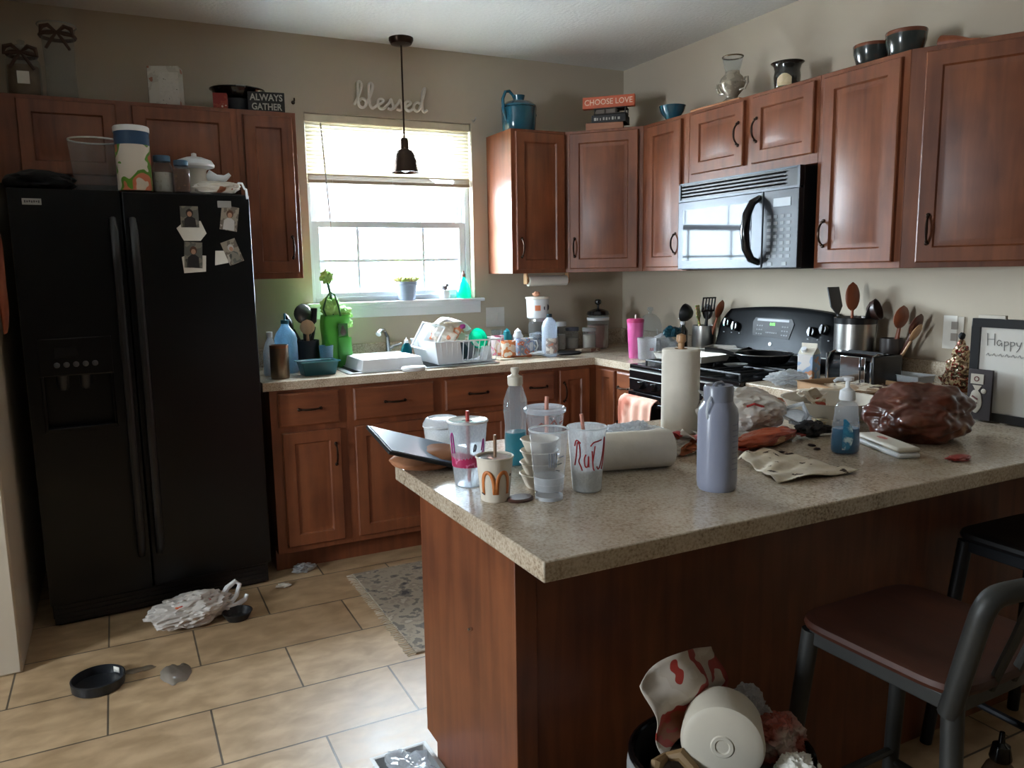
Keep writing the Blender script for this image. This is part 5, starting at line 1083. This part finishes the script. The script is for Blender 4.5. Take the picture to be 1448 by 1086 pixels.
# grey bottle
t=thing('water_bottle','tall translucent lavender grey water bottle with ribbed screw cap','bottle',(-1.803,-2.869,CT),.3)
LAV=mat('lavender grey plastic',(142,146,164),.28,var=.05,scale=5,coat=.3)
obj('body',MB().lathe([(0,0),(.037,0),(.041,.006),(.0425,.02),(.0425,.165),(.040,.178),(.032,.190),(.030,.195),(0,.195)],n=44),LAV,t)
mb=MB().lathe([(.029,.188),(.0305,.19),(.0315,.222),(.029,.228),(.024,.226),(.0,.224)],n=44)
obj('cap',mb,mat('grey cap',(132,136,150),.3),t); obj('cap_tab',MB().tube([(-.02,0,.226),(-.01,0,.232),(.01,0,.232),(.02,0,.226)],.004,n=8),mat('grey cap',(132,136,150),.3),t)
obj('loop',MB().tube([(-.032,.0,.205),(-.042,0,.195),(-.046,0,.175),(-.042,0,.16)],.003,n=6),FROST,t)
mb=MB()
for i in range(9): mb.grid(lambda u,v:(.0428*math.sin(-.25+.5*u),-.0428*math.cos(-.25+.5*u),.145-.012*i+.003*v),5,2)
obj('measure_marks',mb,mat('faint grey print',(120,124,146),.4),t)
# rolls
t=thing('paper_towel_roll','upright full paper towel roll on a wooden stand by the stove','paper towel',(-1.497,-2.378,CT))
obj('roll',MB().lathe([(.018,.006),(.052,.006),(.054,.01),(.054,.242),(.051,.246),(.018,.246)],n=48),TOWELP,t)
obj('core',MB().lathe([(.0185,.247),(.0185,.008)],n=24),CARD,t); obj('stand',MB().lathe([(0,0),(.05,0),(.05,.005),(0,.005)],n=30).lathe([(.009,.005),(.009,.262),(.014,.268),(.013,.285),(0,.29)],n=16),PALEW,t)
t=thing('paper_towel_roll','paper towel roll lying on its side right of the frosted cup','paper towel',(-1.878,-2.639,CT+.0465),-.24)
obj('roll',MB().lathe([(.018,-.112),(.044,-.112),(.0455,-.108),(.0455,.108),(.044,.112),(.018,.112)],n=44,M=MX),TOWELP,t); obj('core',MB().lathe([(.0185,-.113),(.0185,.113)],n=24,M=MX),CARD,t)
# crumpled bag behind
t=one('plastic_bag',MB().blob((0,0,.028),(.10,.065,.032),.45,2.1,31,5,flat=-.85,ridge=True),MILKY,'crumpled white plastic bag behind the lying paper towel roll','bag',(-1.72,-2.44,CT),(0,0,.25))
t=thing('burger_wrapper','crumpled red, white and orange food wrapper beside lying roll','wrapper',(-1.655,-2.575,CT),.2)
obj('foil',MB().blob((0,0,.022),(.058,.045,.022),.3,2.2,3,5,flat=-.9),blotch('wrapper brown',[(196,186,172),(168,92,52),(214,206,194)],9,.35,2,pos=[0,.48,.60]),t)
obj('top_flap',MB().grid(lambda u,v:(-.06+.12*u,-.045+.09*v,.046+.014*math.sin(5*u+1)+.008*math.sin(7*v)),14,12),blotch('wrapper red',[(214,206,194),(160,40,40),(60,60,66),(220,214,206)],14,.35,2,pos=[0,.46,.56,.62]),t,solid=.0015)
# cups
t=cup('soda_cup','empty ribbed clear plastic cup, front most of the cups','cup',(-2.156,-2.753,CT),.029,.0405,.148,CLEAR,rimr=.0020,rimm=FROST)
obj('ribs',MB().lathe([(.0295,.02),(.0303,.022),(.0305,.03),(.0315,.034),(.0318,.045),(.033,.05)],n=32),FROST,t)
obj('base_ring',MB().lathe([(.0,.004),(.028,.004),(.0292,.0),(.0295,.008)],n=32),FROST,t)
obj('faint_print',stroke([[(-.5+.14*i,.075),(-.5+.14*i,.105)] for i in range(4)]+[[(.0,.08),(.3,.082)],[(.1,.095),(.45,.096)],[(-.1,.068),(.2,.066)]],.0011,cone_surf(.029,.0405,.148)),mat('faint grey ink',(110,114,128),.5),t)
t=cup('soda_cup','frosted plastic cup with red script lettering and a leaning pink straw','cup',(-2.053,-2.740,CT),.031,.042,.141,FROST,rimr=.002)
obj('drink',MB().lathe([(0,.004),(.030,.004),(.0345,.05),(0,.05)],n=28),film('pale drink',(226,222,214),.35,.2,refl=.03),t)
sf=cone_surf(.031,.042,.141)
RS=[smooth(p) for p in [[(-1.35,.062),(-1.2,.085),(-1.1,.112),(-.98,.108),(-.95,.085),(-1.05,.072),(-.92,.060),(-.85,.052)],
 [(-1.28,.105),(-1.15,.118),(-.9,.112)],
 [(-.62,.088),(-.72,.078),(-.68,.062),(-.52,.062),(-.48,.085),(-.45,.06)],
 [(-.28,.095),(-.2,.06),(-.12,.052)],[(-.38,.106),(-.2,.114),(.05,.116),(.28,.118)],[(-.12,.106),(-.18,.085),(-.22,.072)],
 [(.05,.06),(.15,.054),(.28,.058),(.42,.075),(.52,.10),(.55,.122),(.62,.10),(.58,.07),(.45,.052)]]]
obj('lettering',stroke(RS,.0016,sf),RED,t)
one('straw',MB().tube([(0,0,0),(-.012,0,.10),(-.019,.003,.160)],.0042,n=10),STRAW,'pink straw leaning left in the frosted cup','straw',(-2.043,-2.735,CT+.008),group=None)
t=cup('iced_drink_cup','large clear cup with magenta band and white lid left of the others','cup',(-2.262,-2.575,CT),.031,.045,.148,film('cup plastic',(232,238,243),.6,.12),rimr=.0028,rimm=WHITE)
obj('band',MB().grid(lambda u,v:((.0355+.0018*v+.0006)*math.sin(-1.9+2.9*u),-(.0355+.0018*v+.0006)*math.cos(-1.9+2.9*u),.047+.03*v+.006*math.sin(5*u)*v),26,4),blotch('magenta band',[(176,40,90),(206,110,150),(150,30,76)],40,.4,3,pos=[0,.55,.62]),t)
obj('lettering',stroke([smooth(p) for p in [[(-1.5,.078),(-1.45,.118),(-1.3,.122),(-1.28,.08)],[(-1.42,.1),(-1.3,.1)],[(.45,.085),(.55,.11),(.65,.085),(.5,.08)]]],.0018,cone_surf(.031,.045,.148)),mat('magenta print',(178,60,140),.5),t)
obj('cup_print',stroke([smooth([(-.1,.084),(-.02,.1),(.06,.096),(.0,.085)])],.0018,cone_surf(.031,.045,.148)),mat('dark print',(70,60,70),.5),t)
obj('lid',MB().lathe([(.0455,.147),(.043,.151),(.03,.149),(.012,.148)],n=32),film('lid plastic',(230,232,236),.5,.1),t)
one('straw',MB().tube([(0,0,0),(0,.004,.16)],.0042,n=10),mat('red straw',(186,60,50),.4),'short red straw in the large magenta banded cup','straw',(-2.262,-2.58,CT+.01))
# paper cup with golden arches
t=thing('paper_cup','small white paper cup with orange arches M and brown straw','cup',(-2.258,-2.703,CT),-.42)
obj('body',MB().lathe([(0,.004),(.028,.004),(.0285,0),(.030,.001),(.0388,.092)],n=44),mat('white paper cup',(222,212,196),.6,var=.02),t)
obj('rim',MB().tube([(.039*math.cos(a*PI/20),.039*math.sin(a*PI/20),.093) for a in range(40)],.0022,n=8,closed=True),mat('white paper cup',(222,212,196),.6),t)
obj('lid',MB().lathe([(.0385,.09),(.036,.0905),(.02,.0915),(.008,.090),(0,.090)],n=36),film('lid plastic',(230,232,236),.5,.1),t)
cf=lambda a,z:((.030+(.0088)*z/.092+.0006)*math.sin(a),-(.030+(.0088)*z/.092+.0006)*math.cos(a),z)
def archM():
    mb=MB(); n=20
    for s_ in (-1,1):
        outer=[];inner=[]
        for i in range(n+1):
            t_=PI*i/n
            c0=s_*.47
            outer.append((c0-.50*math.cos(t_),.018+.052*math.sin(t_)**.62)); inner.append((c0-.27*math.cos(t_),.018+.044*math.sin(t_)**.75))
        vs=[];fs=[]
        for (a,z),(b,w) in zip(outer,inner): vs+=[cf(a,z),cf(b,w)]
        for i in range(n): fs.append((2*i,2*i+2,2*i+3,2*i+1))
        mb.add(vs,fs)
    return mb
obj('arches_logo',archM(),mat('arches orange',(206,122,62),.5),t,solid=.0004)
obj('small_print',stroke([[(-1.0,.020),(-.9,.018)],[(-.87,.018),(-.78,.017)],[(1.0,.055),(1.05,.06)]],.0014,cf),mat('dark print',(70,60,70),.5),t)
one('straw',MB().tube([(0,0,0),(.001,.0,.132)],.0036,n=10),mat('brown straw',(150,116,88),.4),'brown straw standing in the small white paper cup','straw',(-2.256,-2.70,CT+.006))
one('oval_piece',MB().lathe([(0,0),(.022,0),(.023,.004),(.020,.007),(0,.006)],n=24,sx=1.35),mat('dark brown lid',(74,48,40),.4),'flat dark oval piece lying at the foot of the paper cup','oval_piece',(-2.215,-2.735,CT+.0005),(0,0,.2))  # unidentified dark oval piece, shaped as a plain disc
# lidded clear cup
t=cup('drink_cup','wide clear cup with flat lid behind the other cups','cup',(-1.971,-2.416,CT),.038,.050,.115,CLEAR,rimr=.0022,rimm=FROST)
obj('lid',MB().lathe([(.050,.113),(.055,.116),(.055,.124),(.05,.128),(.046,.122),(.0,.121)],n=36),film('lid plastic',(230,232,236),.5,.1),t)
obj('reddish_print',stroke([[(-.9,.085),(-.7,.093),(-.5,.085)],[(-.2,.09),(.0,.10),(.15,.088)],[(.4,.09),(.6,.094)]],.0022,cone_surf(.038,.05,.115)),mat('brown red print',(160,90,76),.5),t)
one('straw',MB().tube([(0,0,0),(.0,0,.13),(.002,.001,.145)],.0055,n=10),STRAW,'thick pinkish straw poking through the wide lidded cup','straw',(-1.971,-2.425,CT+.01))
t=cup('deli_tub','round clear tub with domed lid behind the tablet','tub',(-2.19,-2.248,CT),.043,.050,.072,FROST,rimr=.0028,rimm=WHITE)
obj('lid',MB().lathe([(.0515,.072),(.052,.078),(.044,.092),(.038,.095),(.036,.09),(.0,.09)],n=36),film('white lid',(232,234,236),.25,.2),t)
obj('contents',MB().blob((0,0,.02),(.036,.036,.016),.3,4,2,4),WF,t)
# stack of foam bowls
for i in range(4):
    one('foam_bowl',MB().lathe([(0,0),(.026,0),(.03,.004),(.041,.030),(.044,.032),(.042,.034),(.038,.030),(.026,.008),(0,.008)],n=32),mat('foam cream',(216,206,190),.6),['lowest cream foam bowl of the stack behind the ribbed clear cup','second foam bowl from the bottom of the stack behind the clear cup','third foam bowl from the bottom of the stack behind the clear cup','topmost cream foam bowl of the stack behind the clear cup'][i],'bowl',(-2.132+.001*i,-2.668,CT+.0255*i),(0,0,i),group='stacked foam bowls')
# clear dish soap bottle
t=thing('dish_soap_bottle','tall clear squeeze bottle with white cap standing behind the cups','bottle',(-2.085,-2.47,CT),.3)
obj('body',MB().lathe([(0,.002),(.028,.002),(.032,.01),(.033,.06),(.030,.10),(.034,.14),(.032,.165),(.022,.192),(.017,.20),(.017,.206)],n=32,sy=.75),CLEARG,t)
obj('liquid',MB().lathe([(0,.004),(.026,.004),(.030,.012),(.031,.06),(.029,.085),(0,.085)],n=28,sy=.72),film('teal soap',(60,170,180),.45,.05,refl=.05),t)
obj('cap',MB().lathe([(.017,.20),(.0185,.204),(.0185,.222),(.012,.224),(.008,.228),(.011,.236),(.010,.243),(0,.244)],n=24),CREAM,t)
# brown paper bag + tablet at the corner
t=one('paper_bag',MB().blob((0,0,0),(.105,.075,.026),.12,1.4,8,5,flat=-.85),mat('kraft paper',(166,112,78),.8,var=.1,bump=.1),'brown paper bag squashed under the tablet at the counter corner','bag',(-2.275,-2.372,CT+.024),(0,0,.35))
v_=Vector((.22,.015,-.075)).normalized(); u_=Vector((.03,.17,.02)).normalized(); n3=v_.cross(u_).normalized(); u_=n3.cross(v_)
TM=Matrix(((v_.x,u_.x,n3.x,-2.415),(v_.y,u_.y,n3.y,-2.475),(v_.z,u_.z,n3.z,.985),(0,0,0,1)))
t=thing('tablet','black tablet with glossy screen tilted on a paper bag at the corner','tablet',(0,0,0)); t.matrix_world=TM
obj('case',MB().box(0,.245,0,.175,-.004,.005),BLACK,t,bevel=.003)
obj('screen',MB().box(.008,.237,.008,.167,.005,.0062),dark_glass('tablet glass with window reflection',(120,136,156),.12,.08),t)  # pale blue base holds the window's reflection as colour
# whiteboard
t=thing('whiteboard','black framed whiteboard with handwritten greeting at the right edge','whiteboard',(-.625,-2.663,CT+.004),RZ)
WBW,WBH=.42,.305
fb=MB(); fb.box(0,WBW,0,.016,0,.026).box(0,WBW,0,.016,WBH-.026,WBH).box(0,.026,0,.016,.026,WBH-.026).box(WBW-.026,WBW,0,.016,.026,WBH-.026)
obj('frame',fb,BLKPL,t,bevel=.001); obj('board',MB().box(.02,WBW-.02,.006,.012,.02,WBH-.02),mat('dry erase white',(206,202,194),.25,var=.02),t)
obj('stand',MB().box(.1,.3,.016,.07,0,.006),BLKPL,t)
obj('handwriting',(lambda P:stroke(P,.0011,lambda x,z:(x,.0052,z)))([smooth(p) if len(p)>2 else p for p in
 [[(.045,.262),(.047,.225)],[(.066,.262),(.067,.227)],[(.045,.244),(.067,.245)],
  [(.086,.24),(.078,.243),(.074,.234),(.080,.227),(.087,.236),(.088,.226)],
  [(.095,.241),(.096,.213)],[(.096,.238),(.104,.24),(.106,.232),(.097,.228)],
  [(.112,.241),(.113,.213)],[(.113,.238),(.121,.24),(.123,.232),(.114,.228)],
  [(.129,.24),(.132,.230),(.139,.231)],[(.142,.241),(.137,.222),(.130,.212)],
  [(.166,.258),(.166,.226)],[(.160,.258),(.172,.258)],[(.180,.226),(.181,.24),(.188,.24),(.190,.226)],[(.197,.226),(.198,.24),(.205,.24),(.207,.226)],
  [(.222,.226),(.222,.25)],[(.232,.226),(.24,.24),(.248,.226)]]]),mat('marker grey',(118,115,110),.6),t)
obj('second_line',(lambda P:stroke(P,.0009,lambda x,z:(x,.0052,z)))([smooth([(.045+.018*i,.196),(.050+.018*i,.203),(.055+.018*i,.195),(.060+.018*i,.2)]) for i in range(9)]),mat('faded marker',(150,148,144),.6),t)
t=thing('magnet_sign','small dark magnet panel with pale shapes on the whiteboard corner','magnet',(-.632,-2.669,CT+.006),RZ)
obj('panel',MB().box(.004,.075,-.008,0,.0,.152),mat('maroon black',(36,22,22),.5),t,bevel=.001)
obj('shapes',MB().box(.012,.05,-.0095,-.008,.108,.138).blob((.03,-.0088,.055),(.019,.0012,.035),.08,2,1,3).blob((.052,-.0088,.088),(.008,.001,.008),.1,2,1,2).add([(.018,-.0092,.104),(.046,-.0092,.104),(.032,-.0092,.082)],[(0,1,2)]),mat('pale magnet print',(176,166,150),.5),t,bevel=0)
obj('marks',MB().cbox((.028,-.0102,.066),(.02,.001,.005),ry=.5).cbox((.03,-.0102,.048),(.014,.001,.005),ry=-.5).lathe([(.005,0),(.008,0),(.008,.001),(.005,.001)],n=14,M=Matrix.Translation((.03,-.0095,.123))@Matrix.Rotation(PI/2,4,'X')),mat('maroon ink',(90,34,30),.6),t)
one('paper_box',MB().box(-.035,.045,-.006,.006,0,.318),mat('white carton',(206,198,184),.6),'pale carton standing behind the top left of the whiteboard','box',(-.595,-2.70,CT),(0,0,RZ),bevel=.001)

# ================================================================== FLOOR ITEMS
t=thing('shopping_bag','white plastic shopping bag with red print on floor by the fridge','bag',(-2.77,-.90,0),.25)
obj('body',MB().blob((0,0,.048),(.165,.10,.052),.35,1.7,14,5,flat=-.88,ridge=True),blotch('shopping bag white',[(206,200,194),(190,182,174),(222,218,214)],8,.4,3,interp='LINEAR',bump=.3),t)
obj('red_print',MB().blob((.03,-.052,.066),(.05,.042,.026),.3,2,3,4).blob((-.05,-.03,.07),(.03,.025,.024),.3,2,7,4),blotch('red orange print',[(176,46,44),(196,92,52),(190,60,56)],14,.4),t)
obj('handle',MB().tube([(.12,0,.05),(.16,.02,.085),(.20,.03,.10),(.215,.02,.085),(.19,.0,.05),(.15,-.02,.03)],[.012,.012,.010,.010,.010,.012],n=8),WHITE,t)
obj('handle',MB().tube([(.10,-.05,.03),(.17,-.05,.03),(.215,-.03,.035),(.225,-.03,.055)],[.014,.012,.01,.008],n=8),WHITE,t)
one('black_bowl',MB().lathe([(0,0),(.04,0),(.055,.028),(.058,.032),(.052,.032),(.036,.006),(0,.005)],n=30,sx=1.05),BLACK,'small black bowl on the floor right of the shopping bag','bowl',(-2.60,-.975,0))
t=thing('pet_dish','round black shallow dish on the tiles at lower left','dish',(-3.105,-1.295,0))
obj('dish',MB().lathe([(0,0),(.078,0),(.083,.005),(.086,.036),(.081,.038),(.077,.008),(0,.006)],n=44),mat('black dish',(28,30,34),.35),t)
obj('label_sticker',MB().grid(lambda u,v:(.0775*math.cos(.55+.35*u),.0775*math.sin(.55+.35*u),.012+.02*v),4,2),PAPER,t,solid=.001)
def spill(loc,r,seed,m,label): return one('spill',MB().lathe([(0,0),(r[0],0)],n=36).__class__().add(*(lambda n:([(r[0]*(1+.35*noise.noise(Vector((math.cos(a)*1.4,math.sin(a)*1.4,seed))))*math.cos(a),r[1]*(1+.5*noise.noise(Vector((math.cos(a)*2,math.sin(a)*2,seed+5))))*math.sin(a),0) for a in [2*PI*i/n for i in range(n)]],[tuple(range(n))]))(40)),m,label,'spill',loc,solid=.0012)
WET=mat('grey wet mark',(140,130,118),.2)
spill((-2.86,-1.33,.0012),(.055,.07),3,WET,'grey wet smear on the tiles right of the pet dish'); spill((-2.98,-1.24,.0012),(.06,.018),8,mat('dark smear',(124,108,90),.3),'thin dark smear on the tiles beside the pet dish')
one('crumpled_wrapper',MB().blob((0,0,.018),(.05,.03,.02),.5,2.5,4,4,flat=-.8),MILKY,'small crumpled clear wrapper by the base cabinet kick board','wrapper',(-2.25,-.60,0),(0,0,.3))
one('paper_scrap',MB().blob((0,0,.008),(.03,.018,.008),.5,2.5,4,3,flat=-.8),PAPER,'tiny white scrap at the right foot of the fridge','paper',(-2.37,-.66-.08,0))
# rug
t=thing('kitchen_rug','distressed beige and grey patterned runner rug before the sink','rug',(0,0,0))
RUG=blotch('rug pattern',[(72,68,68),(112,104,96),(156,144,126),(142,130,114),(172,160,142)],16,.95,7,pos=[0,.36,.44,.55,.63],bump=.3)
obj('pile',MB().box(-2.055,-1.1,-1.60,-.76,.0,.008),RUG,t,bevel=.002)
mb=MB(); rr_=random.Random(3)
for i in range(60):
    y=-1.60+.84*i/59; mb.tube([(-2.055,y,.004),(-2.07,y+rr_.uniform(-.004,.004),.003),(-2.083-rr_.random()*.01,y+rr_.uniform(-.008,.008),.002)],.002,n=4)
f_=obj('fringe',mb,mat('fringe',(196,184,164),.9),t); f_['kind']='stuff'
# white box with plastic bag next to the peninsula
t=thing('floor_box','white carton holding a clear crumpled bag on the floor by peninsula','box',(-2.335,-2.325,0),.03)
obj('carton',traymesh(.075,.10,.075,.003,.001),mat('off white carton',(206,206,204),.5),t); obj('bag',MB().blob((0,0,.07),(.066,.09,.03),.4,2.2,6,5),film('clear bag',(240,244,248),.55,.12),t)

# trash can
t=thing('trash_can','dark trash can with white liner overfilled with packaging under the counter','trash can',(-1.955,-3.065,0),-.35); t.scale=(.93,.93,1.02)
def ov(r,z,n=44): return [(r*1.12*math.cos(2*PI*i/n),r*.92*math.sin(2*PI*i/n),z) for i in range(n)]
obj('can',MB().lathe([(0,0),(.125,0),(.13,.006),(.165,.43),(.168,.445),(.160,.446),(.155,.43),(.122,.02),(0,.015)],n=44,sx=1.12,sy=.92),BLKPL,t)
obj('rim',MB().tube(ov(.168,.447),.007,n=8,closed=True),BLACKG,t)
obj('liner',MB().grid(lambda u,v:((.172+.012*math.sin(14*PI*u)*v+.008*noise.noise(Vector((u*9,v*3,1))))*1.12*math.cos(2*PI*u),(.172+.012*math.sin(14*PI*u)*v+.008*noise.noise(Vector((u*9,v*3,1))))*.92*math.sin(2*PI*u),.44-.16*v*(1+.4*math.sin(4*PI*u))),80,8,wrapu=True),MILKY,t,solid=.0012)
TC=Matrix.Translation((-1.955,-3.065,0))@Matrix.Rotation(-.35,4,'Z')
def tp(x,y,z): return TC@Vector((x,y,z))
tn=Vector((.60,.64,-.08)).to_track_quat('Z','Y').to_euler()
t=thing('plastic_tub','white plastic tub upside down on top of the trash','tub',(-1.985,-3.10,.495),rot=tn)
obj('body',MB().lathe([(0,.0),(.062,0),(.074,.006),(.078,.016),(.075,.095),(.072,.095),(.072,.02),(0,.018)],n=48),CREAM,t)
obj('moulded_ring',MB().lathe([(.012,0),(.014,-.002),(.020,-.002),(.022,0)],n=30),CREAM,t)
one('snack_bag',MB().grid(lambda u,v:(-.11+.22*u,.05*(u-.4)**2+.012*math.sin(8*v)+.01*math.sin(9*u),-.08+.15*v+.025*math.sin(4*u)),24,16),blotch('red cream bag',[(206,196,184),(198,186,172),(160,54,46),(140,80,50)],13,.4,2,pos=[0,.42,.53,.62]),'cream and red printed bag standing at the back of the trash','bag',tp(-.03,.065,.535),(-.25,-.15,.15),solid=.002)
one('food_wrapper',MB().blob((0,0,0),(.055,.06,.05),.35,1.6,3,5,ridge=True),blotch('red brown wrap',[(176,150,136),(150,66,48),(190,172,160),(130,56,40)],6,.4,3,pos=[0,.46,.56,.62],interp='LINEAR'),'red and beige crumpled wrapper at the right of the trash','wrapper',tp(.125,.03,.455),(0,.3,0))
one('paper_scrap',MB().blob((0,0,0),(.045,.04,.035),.35,1.8,5,5,ridge=True),PAPER,'white crumpled paper at the front right of the trash','paper',tp(.13,-.055,.435))
one('plastic_bag',MB().blob((0,0,0),(.05,.045,.06),.35,1.6,9,5,ridge=True),MILKY,'pale crumpled plastic behind the tub at the right back of the trash','bag',tp(.085,.085,.47))
one('banana_peel',MB().tube([(0,0,.03),(.02,-.02,.04),(.03,-.05,.02),(.03,-.08,-.01)],[.008,.014,.012,.006],n=8).tube([(0,0,.03),(-.03,-.01,.03),(-.05,-.03,.0)],[.008,.013,.006],n=8),mat('dull tan peel',(140,112,76),.6),'tan peel lying at the left of the trash','peel',tp(-.11,-.0,.425))
one('dark_waste',MB().blob((0,0,0),(.14,.11,.03),.25,3,5,5),blotch('dark waste',[(28,26,26),(60,54,50),(96,84,72)],12,.6,4,interp='LINEAR'),'dark mixed waste filling the trash can below the tub','waste',tp(0,0,.40))

# ================================================================== STOOLS
MET=mat('gunmetal',(60,60,58),.5,.4,var=.15,scale=8)
SEATW=wood('dark seat wood',(54,23,12),(74,35,18),axis=1,rough=.55,coat=0)
def stool(label,loc,rz,seatm,metm,Hs=.655):
    t=thing('bar_stool',label,'stool',loc,rz)
    mb=MB(); n=40
    sq=lambda q,p:math.copysign(abs(q)**p,q)
    def sf_(r,dz): return [( .188*r*sq(math.cos(2*PI*i/n),.3), .18*r*sq(math.sin(2*PI*i/n),.3), Hs-.022+dz) for i in range(n)]
    R=[(.9,-.0),(.985,.002),(1,.010),(.985,.020),(.93,.023),(.6,.015),(.25,.013)]
    vs=[];fs=[]
    for r,dz in R: vs+=sf_(r,dz)
    for k in range(len(R)-1):
        for i in range(n): fs.append((k*n+i,k*n+(i+1)%n,k*n+n+(i+1)%n,k*n+n+i))
    k=(len(R)-1)*n; fs.append(tuple(range(k,k+n))); fs.append(tuple(range(n-1,-1,-1)))
    obj('seat',MB().add(vs,fs),seatm,t)
    fb=MB()
    for s_ in (-1,1):
        fb.cbox((0,s_*.155,Hs-.042),(.32,.016,.032)); fb.cbox((s_*.16,0,Hs-.042),(.016,.30,.032))
    obj('seat_frame',fb,metm,t,bevel=.003)
    for sx_ in (-1,1):
        for sy_ in (-1,1):
            top=(sx_*.158,sy_*.152,Hs-.03); bot=(sx_*.20,sy_*.20,0)
            obj('leg',MB().tube([top,((top[0]+bot[0])/2,(top[1]+bot[1])/2,(Hs-.03)/2),bot],[.019,.018,.016],n=12),metm,t)
    k=(Hs-.2)/Hs
    for z,sy_ in ((.22,1),(.16,-1)): 
        q=.158+(.2-.158)*(1-z/(Hs-.03)); obj('stretcher',MB().tube([(-q,sy_*(q-.005),z),(q,sy_*(q-.005),z)],.010,n=8),metm,t)
    for s_ in (-1,1):
        z=.19; q=.158+.042*(1-z/(Hs-.03)); obj('stretcher',MB().tube([(s_*q,-q,z),(s_*q,q,z)],.010,n=8),metm,t)
    # curved back
    pts=[(-.165,-.150,Hs-.06),(-.168,-.172,Hs+.04),(-.170,-.190,Hs+.12),(-.168,-.198,Hs+.155),(-.155,-.204,Hs+.175),(-.12,-.212,Hs+.182),(0,-.235,Hs+.185),(.12,-.212,Hs+.182),(.155,-.204,Hs+.175),(.168,-.198,Hs+.155),(.170,-.190,Hs+.12),(.168,-.172,Hs+.04),(.165,-.150,Hs-.06)]
    obj('back_frame',MB().tube(smooth3(pts),.019,n=12),metm,t)
    for x in (-.07,0,.07): obj('back_slat',MB().tube([(x,-.165,Hs-.03),(x,-.20,Hs+.08),(x*1.05,-.230,Hs+.18)],.009,n=8),metm,t)
    return t
def smooth3(P):
    out=[]
    for i in range(len(P)-1):
        p0,p1,p2,p3=[Vector(P[max(0,min(len(P)-1,j))]) for j in (i-1,i,i+1,i+2)]
        for k in range(4):
            u=k/4; out.append(.5*((2*p1)+(-p0+p2)*u+(2*p0-5*p1+4*p2-p3)*u*u+(-p0+3*p1-3*p2+p3)*u**3))
    return out+[Vector(P[-1])]
stool('grey metal counter stool with curved back and dark wooden seat','' or (-1.51,-3.17,0),.03,SEATW,MET)
stool('nearly black counter stool half cut off by the right photo edge',(-.72,-3.0,0),-.03,mat('black seat',(20,18,20),.5),mat('dark gunmetal',(44,46,50),.4,.6))
t=thing('glass_bottle','small glass bottle with black pump cap on the floor behind stool','bottle',(-1.02,-3.06,0))
obj('body',MB().lathe([(0,.002),(.035,.002),(.04,.01),(.04,.10),(.03,.125),(.016,.14),(.016,.15)],n=24),film('amber grey glass',(170,150,130),.5,.08),t)
obj('cap',MB().lathe([(.024,.14),(.026,.146),(.02,.18),(.008,.188),(.006,.215),(0,.216)],n=20),BLACKG,t)

# ================================================================== OUTSIDE
BOUNCE_GROUND=blotch('pale bounce ground',[(176,174,172),(196,194,190)],3,.95,4,interp='LINEAR')  # ground coloured pale and neutral for its bounce onto ceiling and walls
struct('ground_outside',MB().box(-30,30,.16,60,-.5,-.4),BOUNCE_GROUND)
def house(loc,w,d,h,label,m,rfc):
    t=thing('house',label,'house',loc)
    obj('wall',MB().box(-w/2,w/2,0,d,0,h),m,t)
    obj('roof',MB().prism([(-w/2-.4,0),(w/2+.4,0),(0,w*.28)],-.4,d+.4,M=Matrix.Translation((0,0,h))@Matrix(((1,0,0,0),(0,0,1,0),(0,1,0,0),(0,0,0,1)))),rfc,t)
    for x in (-w*.25,w*.2):
        f=obj('window',MB().box(x-.6,x+.6,-.05,0,1.0,2.3),TRIM,t); obj('pane',MB().box(x-.5,x+.5,-.06,-.05,1.1,2.2),mat('dark pane',(40,46,56),.1),f)
    return t
SID=mat('house siding',(60,64,72),.8,var=.03,scale=2)
house((3.2,17,-.4),9,7,2.9,'pale sided house with grey roof seen through right window panes',SID,mat('roof shingles',(40,42,48),.9))
house((-7.5,24,-.4),9,7,2.9,'tan house with brown roof far off through left window panes',mat('tan siding',(160,150,134),.8),mat('brown shingles',(92,78,70),.9))
def tree(loc,h,r,label,seed):
    t=thing('tree',label,'tree',loc)
    obj('trunk',MB().tube([(0,0,0),(.05,0,h*.35),(0,.05,h*.6)],[.2,.15,.08],n=10),mat('bark',(84,70,60),.9),t)
    obj('crown',MB().blob((0,0,h*.68),(r,r,h*.34),.4,2.2,seed,5).blob((r*.5,0,h*.55),(r*.6,r*.6,h*.22),.4,2.4,seed+3,4),blotch('leaves',[(18,34,30),(26,46,40),(40,60,52)],3,.9,6,interp='LINEAR'),t)
tree((-2.6,12,-.4),4.2,1.3,'leafy tree in the yard through the left window panes',3)
tree((-3.3,16,-.4),5,1.0,'taller tree beside the pale house outside',9)
t=thing('utility_pole','wooden utility pole seen through the middle window panes','pole',(1.0,14.5,-.4))
obj('pole',MB().tube([(0,0,0),(0,0,7)],.14,n=12),mat('pole wood',(100,90,82),.9),t); obj('crossarm',MB().box(-.9,.9,-.06,.06,6.3,6.42),mat('pole wood',(100,90,82),.9),t)
